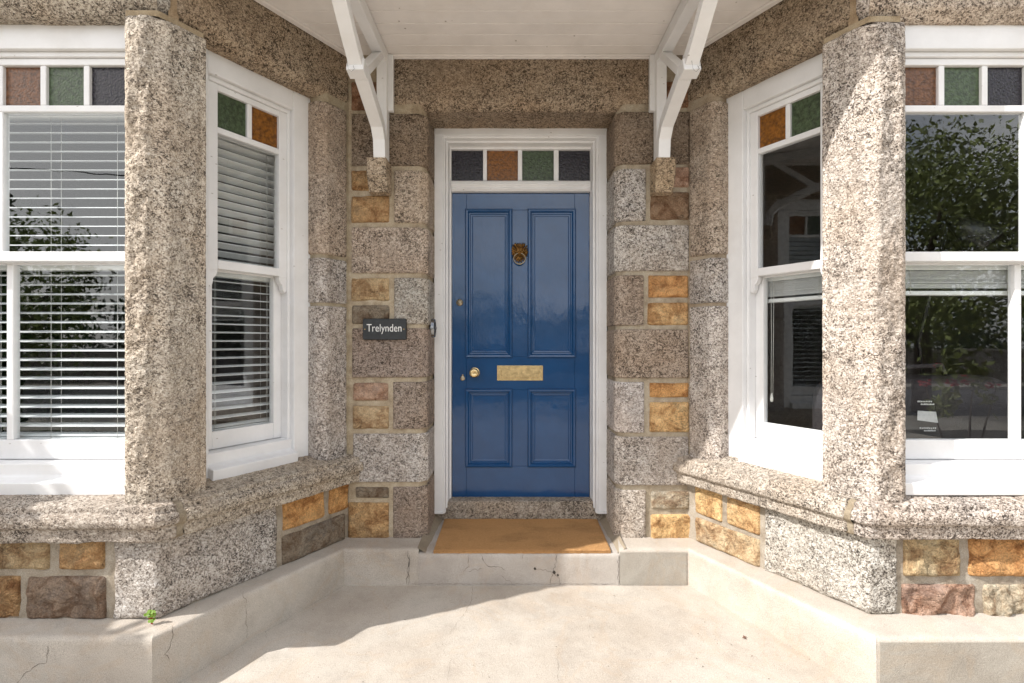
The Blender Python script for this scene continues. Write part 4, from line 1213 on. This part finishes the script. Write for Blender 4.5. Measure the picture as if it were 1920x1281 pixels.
sg.add(V, [tuple(range(n_, 2 * n_))] + [(i, (i + 1) % n_, n_ + (i + 1) % n_, n_ + i) for i in range(n_)] + [(2 * n_ + i, 2 * n_ + (i + 1) % n_, (i + 1) % n_, i) for i in range(n_)] + [tuple(range(2 * n_, 3 * n_))[::-1]])
sign = empty('name_sign', ((x0 + x1) / 2, YS_ + .01, z0))
tag(sign, 'small dark slate house name plate reading Trelynden in pale letters, left of the blue door', 'sign')
sg.build('plaque', [M_SLATE], sign)
cu = bpy.data.curves.new('letters', 'FONT'); cu.body = 'Trelynden'; cu.align_x = 'CENTER'; cu.align_y = 'CENTER'; cu.extrude = .0006; cu.size = 1.0; cu.offset = -.004; cu.resolution_u = 4
to = bpy.data.objects.new('letters_src', cu); C.objects.link(to)
bpy.context.view_layer.update()
dg = bpy.context.evaluated_depsgraph_get()
me = bpy.data.meshes.new_from_object(to.evaluated_get(dg)); bpy.data.objects.remove(to)
me.name = 'lettering'
co = np.array([v.co[:] for v in me.vertices]); mn, mx = co.min(0), co.max(0)
tw = (754 - 689) / F * YS_; thh = (625.5 - 607) / F * YS_
for v in me.vertices:
    a = (v.co.x - mn[0]) / (mx[0] - mn[0]); b = (v.co.y - mn[1]) / (mx[1] - mn[1])
    v.co = Vector(((688 - 960) / F * YS_ + a * tw, YS_ - .0042 - v.co.z, Z(zpx(626, YS_)) + b * thh))
me.materials.append(M_LETTER)
lo = bpy.data.objects.new('lettering', me); C.objects.link(lo); lo.parent = sign; lo.matrix_parent_inverse = world_of(sign).inverted()
for px in (684.5, 757.5):
    s_ = MB(); s_.lathe([(.0032, 0), (.0030, .0015), (.001, .002)], ((px - 960) / F * YS_, YS_ - .003, Z(zpx(617, YS_))), seg=12)
    s_.build('screw', [M_BRASS], sign)

# doorbell on the side of the reveal
bell = empty('doorbell', (JX0 + .012, 3.08, Z(zpx(615, 3.08))))
tag(bell, 'chrome rimmed black door bell fixed to the stone reveal beside the white door frame', 'doorbell')
bm_ = MB(); o = Vector((JX0, 3.08, Z(zpx(615, 3.08)))); n2 = 24
def bring(rx, rz, d): return [(o.x + d, o.y + rx * math.cos(t), o.z + rz * math.sin(t)) for t in np.linspace(0, 2 * math.pi, n2 + 1)[:-1]]
lay = [bring(.040, .056, -.004), bring(.040, .056, .016), bring(.036, .052, .022), bring(.028, .040, .020)]
V = [p for l_ in lay for p in l_]
bm_.add(V, [(i * n2 + k, i * n2 + (k + 1) % n2, (i + 1) * n2 + (k + 1) % n2, (i + 1) * n2 + k) for i in range(3) for k in range(n2)] + [tuple(3 * n2 + k for k in range(n2))], 0, smooth=True)
bm_.build('rim', [M_DULLC], bell)
b2 = MB(); b2.ball((o.x + .020, o.y, o.z), (.006, .027, .038), 18, 10); b2.build('cover', [M_BLACK], bell)
b3 = MB(); b3.ball((o.x + .027, o.y - .002, o.z), (.004, .009, .009)); b3.build('push_button', [M_CHROME], bell)

# weed in the crack at the foot of the left corner block
wx, wy, wz = -1.412, 2.030, Z(-1.108)
wd = empty('weed', (wx, wy, wz)); tag(wd, 'tiny green weed with reddish stems at the foot of the left corner block', 'plant')
s1 = MB(); s2 = MB(); rg = random.Random(5)
for i in range(13):
    a = rg.uniform(0, 6.28); hh = rg.uniform(.012, .052); sp = rg.uniform(.002, .020)
    tip = Vector((wx + math.cos(a) * sp, wy - .008 + math.sin(a) * sp * .4, wz + hh))
    s1.tube([(wx + rg.uniform(-.004, .004), wy, wz - .004), ((wx + tip.x) / 2, (wy + tip.y) / 2 - .003, wz + hh * .55), tip], [.0012, .0009, .0006], 5)
    for k in range(3):
        b = a + k * 2.1; r_ = rg.uniform(.004, .0075)
        c = tip + Vector((math.cos(b), math.sin(b) * .5, .2)) * r_
        nrm = Vector((rg.uniform(-.4, .4), -1, rg.uniform(.2, 1))).normalized(); u_ = nrm.orthogonal().normalized(); v_ = nrm.cross(u_)
        s2.add([tuple(c + (u_ * math.cos(t) + v_ * math.sin(t)) * r_) for t in np.linspace(0, 6.28, 9)[:-1]], [tuple(range(8))], 0, (rg.uniform(.8, 1.5),) * 2 + (1,))
s1.build('stem', [M_RED], wd); s2.build('leaves', [M_WEED], wd)
# dry leaves on the path
for px, py, sz, lab in ((1396, 1197, .016, 'curled forked dry brown leaf scrap on the sunlit path'), (1410, 1232, .007, 'tiny round dark leaf crumb, nearest the camera on the sunlit path')):
    o = on_floor(px, py); d_ = MB(); rg = random.Random(px)
    for k in range(3 if sz > .01 else 1):
        a = rg.uniform(0, 6.28) if k else .5
        c, s = math.cos(a), math.sin(a)
        P = [(-1, 0, .3), (-.3, .35, .5), (.6, .25, .2), (1, 0, .1), (.5, -.3, .5), (-.4, -.35, .3)]
        d_.add([(o[0] + sz * (x * c - y * s * .6), o[1] + sz * (x * s + y * c * .6), o[2] + .002 + sz * .35 * z) for x, y, z in P], [(0, 1, 5), (1, 2, 4, 5), (2, 3, 4)])
    tag(d_.build('dry_leaf', [M_DRY]), lab, 'leaf')

# dark bag with a paper tag inside the right window
bag = empty('travel_bag', (2.03, 2.62, Z(-.62))); tag(bag, 'dark fabric bag with a white printed tag lying inside the right front window', 'bag')
bg = MB()
bgn = 40
U, Vv = np.meshgrid(np.linspace(0, math.pi, 24), np.linspace(0, 2 * math.pi, bgn), indexing='ij')
sup = lambda a, p: np.sign(a) * np.abs(a) ** p
Pb = np.stack([2.02 + .44 * sup(np.sin(U), .35) * sup(np.cos(Vv), .35), 2.62 + .17 * sup(np.sin(U), .35) * sup(np.sin(Vv), .35), Z(-.40) + .23 * sup(np.cos(U), .45)], -1)
Pb += .012 * fbm(Pb, 7, 3, 4)[..., None]
bg.grid(Pb, 0); bg.build('body', [M_FAB], bag)
hs = MB(); hs.tube([(1.85, 2.60, Z(-.20)), (1.88, 2.55, Z(-.13)), (2.1, 2.53, Z(-.115)), (2.17, 2.58, Z(-.20))], .012, 8); hs.build('handle', [M_FAB], bag)
tg = MB(); rg = random.Random(6)
xt, yt, zt = 1.905, 2.432, Z(-.37)
tg.add([(xt, yt, zt), (xt + .095, yt - .004, zt - .012), (xt + .085, yt - .004, zt + .04), (xt + .002, yt, zt + .045)], [(0, 1, 2, 3)], 0)
for k, (a, b, zz) in enumerate(((0, .07, .085), (.015, .08, .072), (.01, .09, -.04), (.03, .085, -.052))):
    for j in range(9):
        u0_ = a + (b - a) * j / 9
        tg.add([(xt + u0_, yt - .002, zt + zz), (xt + u0_ + .0055, yt - .002, zt + zz), (xt + u0_ + .0055, yt - .002, zt + zz + rg.uniform(.004, .009)), (xt + u0_, yt - .002, zt + zz + .006)], [(0, 1, 2, 3)], 0)
tg.build('paper_tag', [M_PAPER], bag)
# desk the bag stands on, and a desk lamp
dk = MB(); bx(dk, 1.50, 2.75, 2.42, 3.00, -.66, -.625)
desk = empty('side_table', (2.1, 2.7, Z(-1.1))); tag(desk, 'dark wooden table standing just inside the right front window under the bag', 'table')
dk.build('tabletop', [M_WALNUT], desk)
for x, y in ((1.55, 2.47), (2.70, 2.47), (1.55, 2.95), (2.70, 2.95)):
    q_ = MB(); bx(q_, x - .025, x + .025, y - .025, y + .025, -1.1, -.6605); q_.build('leg', [M_WALNUT], desk)
lp = empty('desk_lamp', (2.26, 2.75, Z(-.62))); tag(lp, 'black jointed lamp standing behind the glass of the upper right front window', 'lamp')
b = MB(); b.tube([(2.32, 2.86, Z(-.624)), (2.32, 2.86, Z(-.60))], .08, 16); b.build('base', [M_BLACK], lp)
b = MB(); b.tube([(2.32, 2.86, Z(-.61)), (2.20, 2.80, Z(.0)), (2.29, 2.72, Z(.62))], .010, 8); b.build('arm', [M_BLACK], lp)
b = MB(); b.tube([(2.29, 2.72, Z(.64)), (2.33, 2.68, Z(.60)), (2.42, 2.64, Z(.50))], [.02, .05, .10], 16); b.build('lamp_shade', [M_BLACK], lp)

# ------------------------------------------------------------------ street side (mirrored in the glass and gloss paint, shading the left bay)
def leaves(mb, C0, R, n, size, seed, clump=40, tint=(.6, 1.5), squash=1.0):
    rg = np.random.RandomState(seed)
    cc = rg.normal(size=(clump, 3)); cc /= np.linalg.norm(cc, axis=1)[:, None]
    cc = cc * (rg.uniform(.35, 1, (clump, 1)) ** .5) * np.array(R)
    w = rg.randint(0, clump, n)
    P = cc[w] + rg.normal(size=(n, 3)) * np.array(R) * .17
    P = P + np.array(C0)
    a = rg.normal(size=(n, 3)); a /= np.linalg.norm(a, axis=1)[:, None]
    b = np.cross(a, rg.normal(size=(n, 3))); b /= np.linalg.norm(b, axis=1)[:, None]
    s = size * rg.uniform(.6, 1.3, (n, 1))
    V = np.stack([P - a * s, P + b * s * .45, P + a * s, P - b * s * .45], 1).reshape(-1, 3)
    tn = np.repeat((rg.uniform(*tint, clump)[w] * rg.uniform(.8, 1.2, n))[:, None], 4, 0) * np.array([[1, 1, .8]])
    base = mb.n
    idx = np.arange(n * 4).reshape(n, 4) + base
    mb.f.extend(idx.tolist()); mb.m.extend([0] * n); mb.sm.extend([False] * n)
    mb.v.append(V); mb.n += len(V); mb.t.append(tn)

def tree(x, y, z0, H, R, n, seed, label, mat=M_LEAF2, leaf=.07):
    t = empty('tree', (x, y, z0)); tag(t, label, 'tree', 'trees across the street')
    k = MB(); rg = random.Random(seed)
    top = Vector((x + rg.uniform(-.3, .3), y, z0 + H * .62))
    k.tube([(x, y, z0 - .05), (x + .05, y, z0 + H * .25), top], [H * .035, H * .026, H * .012], 9)
    for i in range(7):
        a = i * .9 + seed; s_ = Vector((x, y, z0 + H * (.25 + .045 * i)))
        k.tube([s_, s_ + Vector((math.cos(a) * R * .4, math.sin(a) * R * .4, H * .12)), s_ + Vector((math.cos(a) * R * .8, math.sin(a) * R * .8, H * .2))], [H * .014, H * .009, H * .003], 6)
    k.build('trunk', [M_BARK], t)
    c = MB(); leaves(c, (x, y, z0 + H * .62), (R, R, H * .38), n, leaf, seed, 60); c.build('crown', [mat], t)
GZ = -0.27
tree(9.5, -7.5, GZ, 6.0, 2.8, 34000, 3, 'tall dense tree on the far side of the street, mirrored in the right front window', M_LEAF, .065)
tree(15.5, -6.0, GZ, 5.6, 2.8, 10000, 6, 'broad tree at the right end of the street wall', M_LEAF, .10)
tree(-12.5, -8.5, GZ, 4.8, 1.7, 6000, 9, 'small tree mirrored low in the left front window', M_LEAF, .08)
tree(-20, -12, GZ, 5.0, 2.8, 6000, 14, 'dark tree farthest left beyond the street wall', M_LEAF2, .12)

hd = MB()
hed = empty('hedge', (-3.6, 2.6, -.12)); tag(hed, 'tall clipped hedge standing left of the left bay and shading its foot', 'hedge')
rg = np.random.RandomState(2)
n = 42000
P = np.stack([rg.uniform(-4.1, -3.35, n), rg.uniform(.92, 4.2, n), rg.uniform(-.1, 2.22, n)], -1)
P[:, 2] += .09 * np.sin(P[:, 1] * 9) * (P[:, 2] > 1.9)
a = rg.normal(size=(n, 3)); a /= np.linalg.norm(a, axis=1)[:, None]; b = np.cross(a, rg.normal(size=(n, 3))); b /= np.linalg.norm(b, axis=1)[:, None]
V = np.stack([P - a * .05, P + b * .028, P + a * .05, P - b * .028], 1).reshape(-1, 3)
hd.add(V, np.arange(n * 4).reshape(n, 4).tolist(), 0); hd.build('foliage', [M_LEAF2], hed)
hs = MB()
for yy in np.arange(1.3, 4.1, .35): hs.tube([(-3.7, yy, -.12), (-3.72, yy + .03, .9), (-3.75, yy - .04, 2.0)], [.03, .02, .006], 7)
hs.build('stems', [M_BARK], hed)

fsb = empty('flowering_shrub', (3.05, 1.0, -.06)); tag(fsb, 'red flowered shrub mirrored in the right front window', 'shrub')
b = MB(); leaves(b, (3.02, 1.0, 1.02), (.19, .18, .20), 330, .036, 21, 18); b.build('foliage', [M_LEAF], fsb)
b = MB()
for i in range(3):
    a = i * 2.1; b.tube([(3.05, 1.0, -.06), (3.05 + .08 * math.cos(a), 1 + .08 * math.sin(a), .5), (3.05 + .22 * math.cos(a), 1 + .22 * math.sin(a), 1.0)], [.012, .008, .003], 6)
b.build('stems', [M_BARK], fsb)
rg = random.Random(2)
for i in range(6):
    b = MB()
    c = (3.0 + rg.uniform(-.16, .14), 1.0 + rg.uniform(-.12, .12), 1.13 + rg.uniform(-.12, .12))
    for k in range(9): b.ball((c[0] + rg.uniform(-.03, .03), c[1] + rg.uniform(-.03, .03), c[2] + rg.uniform(-.02, .02)), (.014, .014, .008), 6, 4)
    b.build('flower', [M_RED], fsb)

tl = empty('telegraph_line', (-24, -9, GZ)); tag(tl, 'dark overhead cable crossing the sky mirrored in the upper left front window', 'cable')
for xx in (-24, 24):
    b = MB(); b.tube([(xx, -9, GZ - .1), (xx, -9, 7.4)], [.14, .10], 10); b.build('pole', [M_BARK], tl)
b = MB(); b.tube([(-24 + 48 * k / 40, -9, 7.2 - 1.95 * (1 - (2 * k / 40 - 1) ** 2)) for k in range(41)], .018, 6); b.build('cable', [M_BLACK], tl)
sw = MB()
x = -30.0; rg = random.Random(9)
while x < 30:
    w_ = rg.uniform(.5, .9)
    for kz_ in range(3):
        xx = x + (.25 if kz_ % 2 else 0)
        sw.box(xx, xx + w_ - .015, -15.3 - rg.uniform(0, .02), -14.97 + rg.uniform(0, .03), GZ + .4 * kz_, GZ + .4 * kz_ + .385, 0, (rg.uniform(.6, 1),) * 3)
    x += w_
sw.box(-30, 30, -15.28, -15.0, GZ - .05, GZ + 1.19, 1)
sw.box(-30, 30, -15.33, -14.93, GZ + 1.2, GZ + 1.28, 0)
tag(sw.build('boundary_wall', [M_GR, M_MO]), 'low coursed stone wall along the far side of the street', 'wall')
hb = MB()
for i in range(13):
    rg = random.Random(i)
    leaves(hb, (-26 + i * 4.3, -17.2 + rg.uniform(-.5, .5), GZ + 1.7), (2.6, 1.2, 1.5 + rg.uniform(0, .6)), 2200, .12, 50 + i, 30)
tag(hb.build('shrubbery', [M_LEAF2]), 'dense run of garden bushes behind the far street wall', 'bushes', kind='stuff')
# street, pavement, ground
g = MB(); g.box(-60, 60, -13.2, -6.2, GZ - .25, GZ - .06, 0); tag(g.build('road', [M_ASPH]), kind='structure')
g = MB(); g.box(-60, 60, -6.2, -4.49, GZ - .25, GZ + .035, 0); g.box(-60, 60, -14.93, -13.2, GZ - .25, GZ + .035, 0)
tag(g.build('pavement', [M_CO2]), kind='structure')
g = MB(); g.add([(-150, -150, GZ - .3), (150, -150, GZ - .3), (150, 60, GZ - .3), (-150, 60, GZ - .3)], [(0, 1, 2, 3)])
tag(g.build('ground', [plain('earth', (.07, .075, .04), .95)]), kind='structure')
